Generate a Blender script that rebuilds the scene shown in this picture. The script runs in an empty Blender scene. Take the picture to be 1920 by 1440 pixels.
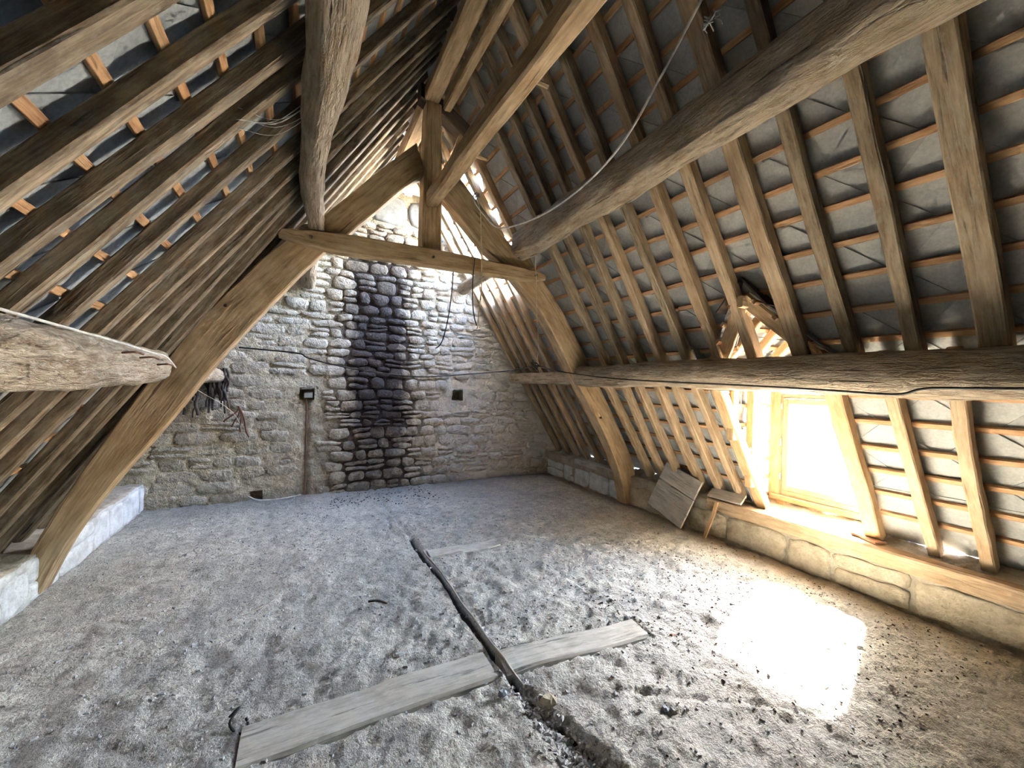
import bpy, math, random
from mathutils import Vector, Matrix, noise
V = Vector
random.seed(11)
scene = bpy.context.scene
COL = scene.collection

# ------------------------------------------------------------------ camera
F_PX, ROLL, YAW = 741.0, math.radians(1.4), math.atan(388 / 741.0)
fwd = V((math.sin(YAW), math.cos(YAW), 0)); rgt = V((math.cos(YAW), -math.sin(YAW), 0)); up = V((0, 0, 1))
cr = rgt * math.cos(ROLL) + up * math.sin(ROLL); cu = up * math.cos(ROLL) - rgt * math.sin(ROLL)
cam_data = bpy.data.cameras.new('camera'); cam = bpy.data.objects.new('camera', cam_data); COL.objects.link(cam)
cam_data.sensor_width = 36.0; cam_data.lens = F_PX / 1920 * 36; cam_data.shift_y = 1.7 / 1920
cam_data.clip_start = 0.02; cam_data.clip_end = 500
m = Matrix.Identity(4)
for i in range(3):
    m[i][0] = cr[i]; m[i][1] = cu[i]; m[i][2] = -fwd[i]
m[0][3], m[1][3], m[2][3] = 0, 0, 1.6
cam.matrix_world = m
scene.camera = cam

# ------------------------------------------------------------------ sky, sun, exposure
SUN_DIR = V((-1.3, -0.47, -1.0)).normalized()
SUN_E, SKY_S, EXPO = 660.0, 6.3, 1.68
world = bpy.data.worlds.new('sky'); scene.world = world; world.use_nodes = True
wn = world.node_tree.nodes; wl = world.node_tree.links; wn.clear()
sky = wn.new('ShaderNodeTexSky'); sky.sky_type = 'NISHITA'; sky.sun_disc = False
sky.sun_elevation = math.asin(-SUN_DIR.z); sky.sun_rotation = math.atan2(-SUN_DIR.x, -SUN_DIR.y)
sky.altitude = 100; sky.air_density = 1.0; sky.dust_density = 0.7
bg = wn.new('ShaderNodeBackground'); bg.inputs[1].default_value = SKY_S
wo = wn.new('ShaderNodeOutputWorld'); wl.new(sky.outputs[0], bg.inputs[0]); wl.new(bg.outputs[0], wo.inputs[0])
sd = bpy.data.lights.new('sun', 'SUN'); sd.energy = SUN_E; sd.angle = math.radians(5.5); sd.color = (1.0, 0.95, 0.88)
so = bpy.data.objects.new('sun', sd); COL.objects.link(so)
so.rotation_euler = SUN_DIR.to_track_quat('-Z', 'Y').to_euler(); so.location = (9, 4, 8)


def portal(name, loc, direction, sx, sy):
    d = bpy.data.lights.new(name, 'AREA'); d.shape = 'RECTANGLE'; d.size = sx; d.size_y = sy; d.energy = 1.0
    d.cycles.is_portal = True
    o = bpy.data.objects.new(name, d); COL.objects.link(o); o.location = loc
    o.rotation_euler = V(direction).to_track_quat('-Z', 'Z').to_euler()
    return o


scene.cycles.adaptive_threshold = 0.16; scene.cycles.max_bounces = 6; scene.cycles.diffuse_bounces = 3; scene.cycles.glossy_bounces = 2
vs = scene.view_settings
vs.view_transform = 'Standard'; vs.look = 'None'; vs.gamma = 1.0; vs.use_curve_mapping = False; vs.exposure = EXPO

# ------------------------------------------------------------------ layout constants (metres)
RX, RZ, M = 1.16, 5.02, 1.55            # underside of the rafters: z = RZ - M*|x-RX|
L = math.sqrt(1 + M * M)
YB = 6.15                               # gable wall face
YF = -3.2                               # wall behind the viewer
XL, XR = -1.66, 3.98                    # faces of the two low walls
LEDGE = 0.385
WX = 4.38                               # dormer front
DY0, DY1 = 1.42, 2.33                   # dormer width along the roof
DYC, DRZ, DEZ = 1.875, 2.26, 1.62       # dormer ridge


def slope_pt(side, s, y, n):
    """side +1/-1, s metres down the slope from the ridge, n metres outward from the rafters' underside"""
    return V((RX + side * (s / L + n * M / L), y, RZ - s * M / L + n / L))


def nz(p, sc=1.0, seed=0.0):
    return noise.noise(V((p[0] * sc + seed, p[1] * sc - seed * .7, p[2] * sc + seed * .31)))


# ------------------------------------------------------------------ object helpers
def link(name, mesh, mat=None, parent=None, loc=None):
    o = bpy.data.objects.new(name, mesh)
    COL.objects.link(o)
    if mat is not None and not mesh.materials:
        mesh.materials.append(mat)
    if parent is not None:
        o.parent = parent
    if loc is not None:
        o.location = loc
    return o


def tag(o, label=None, cat=None, group=None, kind=None):
    if label: o['label'] = label
    if cat: o['category'] = cat
    if group: o['group'] = group
    if kind: o['kind'] = kind
    return o


def empty(name, loc=(0, 0, 0)):
    o = bpy.data.objects.new(name, None); COL.objects.link(o); o.location = loc; o.empty_display_size = .1
    return o


def mesh_from(name, verts, faces, uvs=None, smooth=False, origin=None):
    if origin is not None:
        verts = [V(v) - V(origin) for v in verts]
    me = bpy.data.meshes.new(name); me.from_pydata([tuple(v) for v in verts], [], faces)
    if uvs:
        ul = me.uv_layers.new(name='UVMap')
        flat = []
        for p in me.polygons:
            u = uvs[p.index]
            for c in u: flat += [c[0], c[1]]
        ul.data.foreach_set('uv', flat)
    if smooth:
        me.polygons.foreach_set('use_smooth', [True] * len(me.polygons))
    me.update()
    return me


def loft_data(rings, cap=True, uoff=0.0):
    n = len(rings[0]); verts = [v for r in rings for v in r]; faces = []; uvs = []
    us = [uoff]
    for a, b in zip(rings, rings[1:]):
        ca = sum(a, V()) / n; cb = sum(b, V()) / n
        us.append(us[-1] + (cb - ca).length)
    per = [0.0]
    for i in range(n):
        per.append(per[-1] + (rings[len(rings) // 2][(i + 1) % n] - rings[len(rings) // 2][i]).length)
    for k in range(len(rings) - 1):
        for i in range(n):
            j = (i + 1) % n
            faces.append((k * n + i, k * n + j, (k + 1) * n + j, (k + 1) * n + i))
            uvs.append(((us[k], per[i]), (us[k], per[i + 1]), (us[k + 1], per[i + 1]), (us[k + 1], per[i])))
    if cap:
        for k, rv in ((0, True), (len(rings) - 1, False)):
            idx = list(range(k * n, k * n + n))
            if rv: idx.reverse()
            faces.append(tuple(idx)); c = sum(rings[k], V()) / n
            uvs.append([((verts[i] - c).length * .2 + us[k], (verts[i] - c).dot(V((.3, .8, .5)))) for i in idx])
    return verts, faces, uvs


def loft(name, rings, mat, parent=None, smooth=False, origin=None, cap=True):
    v, f, u = loft_data(rings, cap, random.random() * 20)
    if origin is None:
        origin = sum(rings[0], V()) / len(rings[0])
    me = mesh_from(name, v, f, u, smooth, origin)
    return link(name, me, mat, parent, origin)


def section(c, a, b, w, h, ch=.008):
    """chamfered rectangle round c, axes a (width w) and b (height h)"""
    ch = min(ch, w * .3, h * .3)
    pts = [(-w / 2 + ch, -h / 2), (w / 2 - ch, -h / 2), (w / 2, -h / 2 + ch), (w / 2, h / 2 - ch), (w / 2 - ch, h / 2), (-w / 2 + ch, h / 2), (-w / 2, h / 2 - ch), (-w / 2, -h / 2 + ch)]
    return [c + a * x + b * y for x, y in pts]


def beam(name, p0, p1, w, h, side, mat, parent=None, segs=8, rough=.004, bow=0.0, ch=.008, taper=1.0, waver=.006):
    p0 = V(p0); p1 = V(p1); d = (p1 - p0).normalized()
    a = (V(side) - d * V(side).dot(d)).normalized(); b = d.cross(a)
    if b.z < 0 and abs(b.z) > .01: b = -b
    s = random.random() * 90; rings = []
    for k in range(segs + 1):
        t = k / segs; c = p0.lerp(p1, t) + b * bow * math.sin(math.pi * t)
        c = c + a * nz((t * 2.3, s, 0)) * waver * 2 + b * nz((t * 2.3, s, 9)) * waver
        tw = 1 + (taper - 1) * t
        r = section(c, a, b, w * tw * (1 + .08 * nz((t * 4, s, 3))), h * tw * (1 + .06 * nz((t * 4, s, 5))), ch)
        rings.append([q + (a * nz(q * 9, 1, s) + b * nz(q * 9, 1, s + 4)) * rough for q in r])
    return loft(name, rings, mat, parent)


def strip_beam(name, stations, y0, y1, mat, parent=None, ch=.012, rough=.006, sub=3):
    """a timber in the truss plane: stations are (outer xz, inner xz); thickness y0..y1"""
    st = []
    for (o0, i0), (o1, i1) in zip(stations, stations[1:]):
        for k in range(sub):
            t = k / sub; st.append((V(o0).lerp(V(o1), t), V(i0).lerp(V(i1), t)))
    st.append((V(stations[-1][0]), V(stations[-1][1])))
    # smooth the kinks
    for _ in range(2):
        st = [st[0]] + [((a[0] + b[0] * 2 + c[0]) / 4, (a[1] + b[1] * 2 + c[1]) / 4) for a, b, c in zip(st, st[1:], st[2:])] + [st[-1]]
    s = random.random() * 50; rings = []
    for o, i in st:
        c = V(((o.x + i.x) / 2, (y0 + y1) / 2, (o.y + i.y) / 2)); a = V((o.x - i.x, 0, o.y - i.y)); w = a.length; a.normalize()
        r = section(c, a, V((0, 1, 0)), w, y1 - y0, ch)
        rings.append([q + V((nz(q * 5, 1, s), nz(q * 5, 1, s + 3) * 1.3, nz(q * 5, 1, s + 7))) * rough for q in r])
    return loft(name, rings, mat, parent)


def log(name, p0, p1, r0, r1, mat, parent=None, segs=40, n=24, bumps=.18, sag=0.0, flat=(1, 1), seed=0.0, wander=.03, bow=V((0, 0, 0)), square=0.0):
    p0 = V(p0); p1 = V(p1); d = (p1 - p0).normalized(); a = d.cross(V((0, 0, 1))).normalized(); b = a.cross(d)
    rings = []
    for k in range(segs + 1):
        t = k / segs; ln = (p1 - p0).length * t
        c = p0.lerp(p1, t) + bow * math.sin(math.pi * t) + a * nz((ln * .7, seed, 1)) * wander + b * nz((ln * .7, seed, 8)) * wander
        r = r0 + (r1 - r0) * t; ring = []
        for i in range(n):
            th = 2 * math.pi * i / n
            rr = r * (1 + bumps * nz((math.cos(th) * 1.1 + seed, math.sin(th) * 1.1, ln * 1.3)) + bumps * .45 * nz((math.cos(th) * 3, math.sin(th) * 3 + seed, ln * 4)) + bumps * .28 * nz((math.cos(th) * 9, math.sin(th) * 9 + seed, ln * 5)) + bumps * .16 * nz((math.cos(th) * 22, math.sin(th) * 22 + seed, ln * 9)))
            sq = 1.0 / max(abs(math.cos(th)), abs(math.sin(th)))
            rr *= 1 + square * (sq - 1) * .8
            ring.append(c + a * math.cos(th) * rr * flat[0] + b * math.sin(th) * rr * flat[1])
        rings.append(ring)
    v, f, u = loft_data(rings, True, seed)
    me = mesh_from(name, v, f, u, True, p0)
    me.polygons[-1].use_smooth = False; me.polygons[-2].use_smooth = False
    return link(name, me, mat, parent, p0)


def catmull(pts, sub=8):
    pts = [V(p) for p in pts]; P = [pts[0] * 2 - pts[1]] + pts + [pts[-1] * 2 - pts[-2]]; out = []
    for i in range(1, len(P) - 2):
        for k in range(sub):
            t = k / sub; a, b, c, d = P[i - 1], P[i], P[i + 1], P[i + 2]
            out.append(.5 * ((2 * b) + (c - a) * t + (2 * a - 5 * b + 4 * c - d) * t * t + (3 * b - a - 3 * c + d) * t ** 3))
    out.append(pts[-1]); return out


def cord(name, pts, r, mat, parent=None, sub=8, n=6):
    P = catmull(pts, sub); rings = []; a = None
    for i, p in enumerate(P):
        d = (P[min(i + 1, len(P) - 1)] - P[max(i - 1, 0)]).normalized()
        if a is None:
            a = d.orthogonal().normalized()
        a = (a - d * a.dot(d)).normalized(); b = d.cross(a)
        rings.append([p + (a * math.cos(2 * math.pi * k / n) + b * math.sin(2 * math.pi * k / n)) * r for k in range(n)])
    return loft(name, rings, mat, parent, True)


# ------------------------------------------------------------------ materials
def newmat(name):
    m = bpy.data.materials.new(name); m.use_nodes = True
    nt = m.node_tree; nt.nodes.clear()
    out = nt.nodes.new('ShaderNodeOutputMaterial'); b = nt.nodes.new('ShaderNodeBsdfPrincipled')
    b.inputs['Specular IOR Level'].default_value = .25
    nt.links.new(b.outputs[0], out.inputs[0])
    return m, nt, b


def N(nt, t, **kw):
    n = nt.nodes.new(t)
    for k, v in kw.items():
        setattr(n, k, v)
    return n


def setin(n, **kw):
    for k, v in kw.items():
        n.inputs[k.replace('_', ' ')].default_value = v
    return n


def noise_tex(nt, vec, scale, detail=4, rough=.55, dist=0.0):
    n = N(nt, 'ShaderNodeTexNoise'); n.inputs['Scale'].default_value = scale; n.inputs['Detail'].default_value = min(detail, 4)
    n.inputs['Roughness'].default_value = rough; n.inputs['Distortion'].default_value = dist
    nt.links.new(vec, n.inputs['Vector']); return n.outputs['Fac']


def ramp(nt, fac, stops):
    r = N(nt, 'ShaderNodeValToRGB'); el = r.color_ramp.elements
    while len(el) < len(stops): el.new(.5)
    for e, (p, c) in zip(el, stops):
        e.position = p; e.color = (c[0], c[1], c[2], 1) if not isinstance(c, (int, float)) else (c, c, c, 1)
    nt.links.new(fac, r.inputs[0]); return r.outputs[0]


def mix(nt, fac, a, b, mode='MIX'):
    n = N(nt, 'ShaderNodeMix', data_type='RGBA', blend_type=mode)
    for s, val in ((0, fac), (6, a), (7, b)):
        if hasattr(val, 'is_linked') or hasattr(val, 'links'): nt.links.new(val, n.inputs[s])
        elif isinstance(val, (int, float)): n.inputs[s].default_value = val if s == 0 else (val, val, val, 1)
        else: n.inputs[s].default_value = (val[0], val[1], val[2], 1)
    return n.outputs[2]


def math_n(nt, op, a, b=0.0, c=None, clamp=False):
    n = N(nt, 'ShaderNodeMath', operation=op); n.use_clamp = clamp
    for i, v in enumerate((a, b, c)):
        if v is None: continue
        if isinstance(v, (int, float)): n.inputs[i].default_value = v
        else: nt.links.new(v, n.inputs[i])
    return n.outputs[0]


def bump(nt, b, h, strength=.5, dist=.01):
    n = N(nt, 'ShaderNodeBump'); n.inputs['Strength'].default_value = strength; n.inputs['Distance'].default_value = dist
    nt.links.new(h, n.inputs['Height']); nt.links.new(n.outputs[0], b.inputs['Normal'])


def wood(name, light, mid, dark, grain=1.0, crack=.35, vary=.25, rough=.85, mottle=0.0, mottle_col=(.3, .3, .3), bstr=.5, flake=0.0):
    m, nt, b = newmat(name)
    uv = N(nt, 'ShaderNodeUVMap'); info = N(nt, 'ShaderNodeObjectInfo')
    mp = N(nt, 'ShaderNodeMapping'); nt.links.new(uv.outputs[0], mp.inputs[0])
    cb = N(nt, 'ShaderNodeCombineXYZ'); rr = math_n(nt, 'MULTIPLY', info.outputs['Random'], 37.0)
    nt.links.new(rr, cb.inputs[0]); nt.links.new(rr, cb.inputs[2]); nt.links.new(cb.outputs[0], mp.inputs['Location'])
    mp.inputs['Scale'].default_value = (2.2 * grain, 26 * grain, 1)
    g = noise_tex(nt, mp.outputs[0], 2.0, 6, .65, .4)
    mp2 = N(nt, 'ShaderNodeMapping'); nt.links.new(uv.outputs[0], mp2.inputs[0]); nt.links.new(cb.outputs[0], mp2.inputs['Location'])
    mp2.inputs['Scale'].default_value = (3, 7, 1)
    blot = noise_tex(nt, mp2.outputs[0], 1.2, 5, .6)
    col = ramp(nt, g, [(.25, dark), (.45, mid), (.7, light)])
    col = mix(nt, ramp(nt, blot, [(.35, .55), (.6, 0.0)]), col, mid, 'MULTIPLY')
    mp3 = N(nt, 'ShaderNodeMapping'); nt.links.new(uv.outputs[0], mp3.inputs[0]); nt.links.new(cb.outputs[0], mp3.inputs['Location'])
    mp3.inputs['Scale'].default_value = (1.3, 22, 1)
    ck = noise_tex(nt, mp3.outputs[0], 1.6, 3, .5)
    ckm = ramp(nt, ck, [(.30, 1.0), (.36, 0.0)])
    col = mix(nt, math_n(nt, 'MULTIPLY', ckm, crack * 2, clamp=True), col, (dark[0] * .35, dark[1] * .35, dark[2] * .35))
    if mottle:
        mo = noise_tex(nt, mp2.outputs[0], 4.0, 6, .7)
        col = mix(nt, math_n(nt, 'MULTIPLY', ramp(nt, mo, [(.48, 0.0), (.62, 1.0)]), mottle), col, mottle_col)
    if flake:
        mp4 = N(nt, 'ShaderNodeMapping'); nt.links.new(uv.outputs[0], mp4.inputs[0]); nt.links.new(cb.outputs[0], mp4.inputs['Location'])
        mp4.inputs['Scale'].default_value = (5, 16, 1)
        fk = noise_tex(nt, mp4.outputs[0], 2.2, 7, .72, .6)
        col = mix(nt, math_n(nt, 'MULTIPLY', ramp(nt, fk, [(.36, 1.0), (.48, 0.0)]), flake), col, dark)
        col = mix(nt, math_n(nt, 'MULTIPLY', ramp(nt, fk, [(.55, 0.0), (.68, 1.0)]), flake * .6), col, light)
    v = math_n(nt, 'MULTIPLY_ADD', info.outputs['Random'], vary * 2, 1 - vary)
    hs = N(nt, 'ShaderNodeHueSaturation'); nt.links.new(col, hs.inputs['Color']); nt.links.new(v, hs.inputs['Value'])
    nt.links.new(hs.outputs[0], b.inputs['Base Color']); b.inputs['Roughness'].default_value = rough
    hgt = math_n(nt, 'SUBTRACT', g, math_n(nt, 'MULTIPLY', ckm, .6))
    if flake: hgt = math_n(nt, 'MULTIPLY_ADD', fk, 1.6, hgt)
    bump(nt, b, hgt, bstr, .022 if flake else .010)
    return m


MAT = {}
MAT['oak'] = wood('old_oak', (.54, .40, .25), (.41, .295, .175), (.22, .15, .085), .8, .3, .08)
MAT['log'] = wood('hewn_log', (.60, .49, .36), (.45, .35, .25), (.21, .155, .105), .7, .5, .10, mottle=.5, mottle_col=(.42, .36, .28), bstr=1.0, flake=.45)
MAT['pale_log'] = wood('limewashed_log', (.55, .48, .37), (.40, .33, .25), (.22, .17, .12), .7, .4, .05, mottle=.6, mottle_col=(.58, .54, .46), bstr=1.0, flake=.55)
MAT['rafter'] = wood('rafter_wood', (.55, .41, .265), (.42, .30, .185), (.22, .15, .09), 1.0, .2, .20, mottle=.15, mottle_col=(.36, .33, .26))
MAT['rafter_old'] = wood('old_rafter_wood', (.42, .325, .215), (.28, .205, .13), (.13, .09, .056), 1.0, .4, .22, mottle=.3, mottle_col=(.34, .32, .25))
MAT['rafter_shaded'] = wood('shaded_rafter_wood', (.31, .24, .165), (.15, .11, .072), (.055, .038, .025), 1.0, .4, .18, mottle=.25, mottle_col=(.30, .285, .23))  # darker copy of the rafter wood, the slope's shade put into its colour
MAT['batten'] = wood('batten_pine', (.56, .35, .19), (.45, .27, .145), (.30, .17, .09), 1.2, .1, .18)
MAT['new_pine'] = wood('new_pine', (.60, .43, .25), (.52, .36, .20), (.36, .24, .13), 1.2, .1, .10)
MAT['grey_wood'] = wood('weathered_board', (.58, .55, .50), (.49, .46, .415), (.35, .325, .285), .9, .2, .08, mottle=.25, mottle_col=(.5, .48, .44))
MAT['floor_wood'] = wood('floor_timber', (.60, .565, .49), (.51, .48, .41), (.33, .305, .255), .8, .35, .05, mottle=.6, mottle_col=(.62, .59, .52))
MAT['dark_wood'] = wood('dark_timber', (.12, .085, .06), (.08, .055, .04), (.04, .028, .02), .8, .3, .08)
MAT['window_wood'] = wood('window_wood', (.48, .38, .25), (.40, .31, .20), (.28, .21, .13), 1.2, .1, .05)


def simple(name, col, rough=.7, nscale=None, amt=.25, metal=0.0):
    m, nt, b = newmat(name)
    b.inputs['Roughness'].default_value = rough; b.inputs['Metallic'].default_value = metal
    tc = N(nt, 'ShaderNodeTexCoord')
    f = noise_tex(nt, tc.outputs['Object'], nscale or 20, 4, .6)
    c = ramp(nt, f, [(.3, tuple(x * (1 - amt) for x in col)), (.7, tuple(min(1, x * (1 + amt)) for x in col))])
    nt.links.new(c, b.inputs['Base Color'])
    return m


MAT['white_cable'] = simple('white_cable', (.72, .70, .64), .5)
MAT['cream_cord'] = simple('cream_cord', (.62, .52, .32), .7)
MAT['black_wire'] = simple('black_wire', (.025, .024, .024), .6)
MAT['string'] = simple('string', (.5, .44, .34), .9)
MAT['soot_rag'] = simple('dark_cobweb', (.07, .055, .045), .95)
MAT['web'] = simple('pale_cobweb', (.42, .42, .40), .95)
MAT['metal'] = simple('dull_metal', (.32, .31, .30), .5, metal=.6)
MAT['rust'] = simple('rusty_iron', (.16, .08, .05), .8)
MAT['plastic'] = simple('grey_plastic', (.38, .38, .36), .5)
MAT['shard'] = simple('slate_shard', (.33, .35, .38), .7)
MAT['brick_red'] = simple('brown_scrap', (.30, .17, .11), .8)
MAT['gap_dark'] = simple('dark_cavity', (.035, .03, .026), .95)
MAT['gravel'] = simple('gravel', (.42, .41, .39), .9, 60, .4)
MAT['debris'] = simple('debris', (.10, .08, .06), .9, 30, .5)


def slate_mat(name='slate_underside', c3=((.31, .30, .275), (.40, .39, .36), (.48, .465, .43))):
    m, nt, b = newmat(name)
    info = N(nt, 'ShaderNodeObjectInfo'); geo = N(nt, 'ShaderNodeNewGeometry')
    f = noise_tex(nt, geo.outputs['Position'], 9, 5, .6); f2 = noise_tex(nt, geo.outputs['Position'], 60, 3, .6)
    c = ramp(nt, f, [(.3, c3[0]), (.55, c3[1]), (.75, c3[2])])
    c = mix(nt, .25, c, ramp(nt, f2, [(.3, (.2, .2, .2)), (.7, (.55, .55, .54))]))
    v = math_n(nt, 'MULTIPLY_ADD', info.outputs['Random'], .28, .86)
    hs = N(nt, 'ShaderNodeHueSaturation'); nt.links.new(c, hs.inputs['Color']); nt.links.new(v, hs.inputs['Value'])
    nt.links.new(hs.outputs[0], b.inputs['Base Color']); b.inputs['Roughness'].default_value = .8
    bump(nt, b, f2, .2, .003)
    return m


MAT['slate'] = slate_mat(); MAT['shaded_blue_slate'] = slate_mat('shaded_blue_slate_underside', ((.15, .165, .172), (.205, .225, .232), (.27, .29, .295)))  # second slate copy has the dim slope's bluish shade put into its colour


def stone_mat(name, mortar=False):
    """gable rubble: beige stones, chimney soot stain with ragged rusty borders"""
    m, nt, b = newmat(name)
    geo = N(nt, 'ShaderNodeNewGeometry'); P = geo.outputs['Position']
    sx = N(nt, 'ShaderNodeSeparateXYZ'); nt.links.new(P, sx.inputs[0]); X, Z = sx.outputs[0], sx.outputs[2]
    f = noise_tex(nt, P, 7, 6, .65); f2 = noise_tex(nt, P, 38, 5, .65); f3 = noise_tex(nt, P, 2.2, 3, .5)
    if mortar:
        col = ramp(nt, f, [(.3, (.46, .38, .25)), (.55, (.64, .55, .39)), (.75, (.76, .67, .51))])
    else:
        at = N(nt, 'ShaderNodeAttribute', attribute_name='tone')
        base = ramp(nt, at.outputs['Fac'], [(0, (.36, .29, .20)), (.3, (.50, .43, .31)), (.55, (.58, .51, .39)), (.8, (.52, .43, .33)), (1, (.68, .62, .51))])
        col = mix(nt, .55, base, ramp(nt, f, [(.3, (.27, .22, .16)), (.55, (.52, .465, .37)), (.75, (.62, .58, .50))]))
    f5 = noise_tex(nt, P, 15, 5, .7, .5)
    col = mix(nt, ramp(nt, f2, [(.34, .45), (.5, 0.0)]), col, (.20, .165, .12))
    col = mix(nt, ramp(nt, f5, [(.34, .65), (.47, 0.0)]), col, (.27, .22, .15))
    col = mix(nt, ramp(nt, f5, [(.54, 0.0), (.68, .55)]), col, (.74, .69, .58))
    # paler stone past the flue, with the roof gap's light put into the colour
    pale = math_n(nt, 'MULTIPLY_ADD', X, .9, -1.3, clamp=True)
    col = mix(nt, math_n(nt, 'MULTIPLY', pale, .60), col, (.82, .77, .71))
    # soot column
    wob = math_n(nt, 'MULTIPLY_ADD', f3, .9, -.45)
    fine = math_n(nt, 'MULTIPLY_ADD', f, .8, -.4)
    xx = math_n(nt, 'ADD', math_n(nt, 'ADD', X, math_n(nt, 'MULTIPLY', Z, .0)), math_n(nt, 'ADD', math_n(nt, 'MULTIPLY', wob, .35), math_n(nt, 'MULTIPLY', fine, .55)))
    dist = math_n(nt, 'ABSOLUTE', math_n(nt, 'SUBTRACT', xx, .98))
    core = ramp(nt, dist, [(.30, 1.0), (.52, 0.0)])
    edge = ramp(nt, dist, [(.45, 1.0), (.95, 0.0)])
    # height envelope: densest between .9 and 2.7 m, thinner above and below
    env = ramp(nt, math_n(nt, 'MULTIPLY', Z, .2), [(.0, .6), (.10, .7), (.2, .97), (.56, .97), (.66, .8), (.73, .62), (.80, .2)])
    patch = ramp(nt, noise_tex(nt, P, 9, 4, .7), [(.32, .25), (.5, 1.0)])
    lowp = ramp(nt, math_n(nt, 'MULTIPLY', Z, .2), [(.0, 1.0), (.24, 0.0)])
    pm = mix(nt, lowp, (1, 1, 1), patch)
    sm = math_n(nt, 'MULTIPLY', math_n(nt, 'MULTIPLY', core, env), pm)
    rust = math_n(nt, 'MULTIPLY', edge, ramp(nt, noise_tex(nt, P, 11, 4, .7), [(.45, 0.0), (.6, .75)]))
    if mortar:
        rust = math_n(nt, 'MULTIPLY', edge, .92)
        rust = math_n(nt, 'MULTIPLY', rust, ramp(nt, math_n(nt, 'MULTIPLY', Z, .2), [(.72, 1.0), (.82, .1)]))
        col = mix(nt, rust, col, (.075, .05, .038))
    else:
        col = mix(nt, math_n(nt, 'MULTIPLY', rust, .55), col, (.22, .12, .07))
    col = mix(nt, math_n(nt, 'MULTIPLY', sm, .96), col, (.030, .022, .024))
    # darker towards the foot
    foot = ramp(nt, Z, [(.0, .35), (.2, 0.0)])
    col = mix(nt, foot, col, (.20, .18, .14))
    nt.links.new(col, b.inputs['Base Color']); b.inputs['Roughness'].default_value = .92
    hgt = math_n(nt, 'MULTIPLY_ADD', f2, .4, math_n(nt, 'MULTIPLY_ADD', f5, .9, f))
    bump(nt, b, hgt, 1.0, .035)
    return m


MAT['stone'] = stone_mat('gable_stone'); MAT['mortar'] = stone_mat('gable_mortar', True)


def rubble_mat(name, c1, c2, c3, bs=.8, sc=6):
    m, nt, b = newmat(name); geo = N(nt, 'ShaderNodeNewGeometry'); P = geo.outputs['Position']
    f = noise_tex(nt, P, sc, 6, .65); f2 = noise_tex(nt, P, 45, 5, .65)
    c = ramp(nt, f, [(.3, c1), (.52, c2), (.72, c3)])
    c = mix(nt, ramp(nt, f2, [(.33, .5), (.5, 0.0)]), c, c1)
    nt.links.new(c, b.inputs['Base Color']); b.inputs['Roughness'].default_value = .93
    bump(nt, b, math_n(nt, 'MULTIPLY_ADD', f2, .5, f), bs, .015)
    return m


MAT['block'] = rubble_mat('rendered_block', (.11, .11, .105), (.20, .20, .19), (.28, .28, .265), .4, 4)
MAT['low_stone'] = rubble_mat('low_wall_stone', (.28, .23, .16), (.46, .39, .28), (.57, .51, .40))
MAT['low_mortar'] = rubble_mat('low_wall_mortar', (.24, .20, .15), (.36, .31, .24), (.46, .41, .33))
MAT['lime_stone'] = rubble_mat('limewashed_stone', (.42, .42, .42), (.66, .665, .66), (.78, .78, .77))
MAT['lime_mortar'] = rubble_mat('limewashed_mortar', (.34, .33, .31), (.52, .52, .50), (.66, .66, .64))
MAT['ledge'] = rubble_mat('ledge_dirt', (.24, .20, .15), (.40, .35, .28), (.54, .49, .41))
MAT['outside'] = rubble_mat('pale_gravel_yard', (.40, .38, .34), (.5, .48, .43), (.6, .57, .5), .2, 1)


def floor_mat():
    m, nt, b = newmat('earth_screed'); geo = N(nt, 'ShaderNodeNewGeometry'); P = geo.outputs['Position']
    f = noise_tex(nt, P, 2.2, 6, .6); f1 = noise_tex(nt, P, 11, 6, .65); f2 = noise_tex(nt, P, 55, 5, .7); f4 = noise_tex(nt, P, 140, 3, .7)
    c = ramp(nt, f1, [(.28, (.36, .33, .27)), (.45, (.58, .55, .47)), (.66, (.76, .72, .62))])
    c = mix(nt, math_n(nt, 'MULTIPLY', ramp(nt, f, [(.40, 1.0), (.58, 0.0)]), .45), c, (.34, .33, .305))
    c = mix(nt, ramp(nt, f2, [(.36, .7), (.48, 0.0)]), c, (.22, .20, .165))
    c = mix(nt, ramp(nt, f4, [(.34, .6), (.44, 0.0)]), c, (.17, .155, .13))
    sx = N(nt, 'ShaderNodeSeparateXYZ'); nt.links.new(P, sx.inputs[0])
    # browner along the low wall, darker and greyer towards the gable
    near = math_n(nt, 'MULTIPLY_ADD', math_n(nt, 'ADD', sx.outputs[0], math_n(nt, 'MULTIPLY', f1, .3)), 3.2, -12.1, clamp=True)
    c = mix(nt, math_n(nt, 'MULTIPLY', near, .7), c, (.27, .20, .135))
    back = math_n(nt, 'MULTIPLY_ADD', math_n(nt, 'ADD', sx.outputs[1], math_n(nt, 'MULTIPLY', f1, .9)), 1.1, -6.3, clamp=True)
    c = mix(nt, math_n(nt, 'MULTIPLY', back, .6), c, (.17, .16, .155))
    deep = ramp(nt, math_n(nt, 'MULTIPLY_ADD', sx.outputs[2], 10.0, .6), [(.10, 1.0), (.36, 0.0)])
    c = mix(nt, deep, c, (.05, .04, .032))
    nt.links.new(c, b.inputs['Base Color']); b.inputs['Roughness'].default_value = .95
    h = math_n(nt, 'MULTIPLY_ADD', f2, .45, f1); h = math_n(nt, 'MULTIPLY_ADD', f4, .18, h)
    bump(nt, b, h, 1.0, .045)
    return m


MAT['floor'] = floor_mat()


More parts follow.
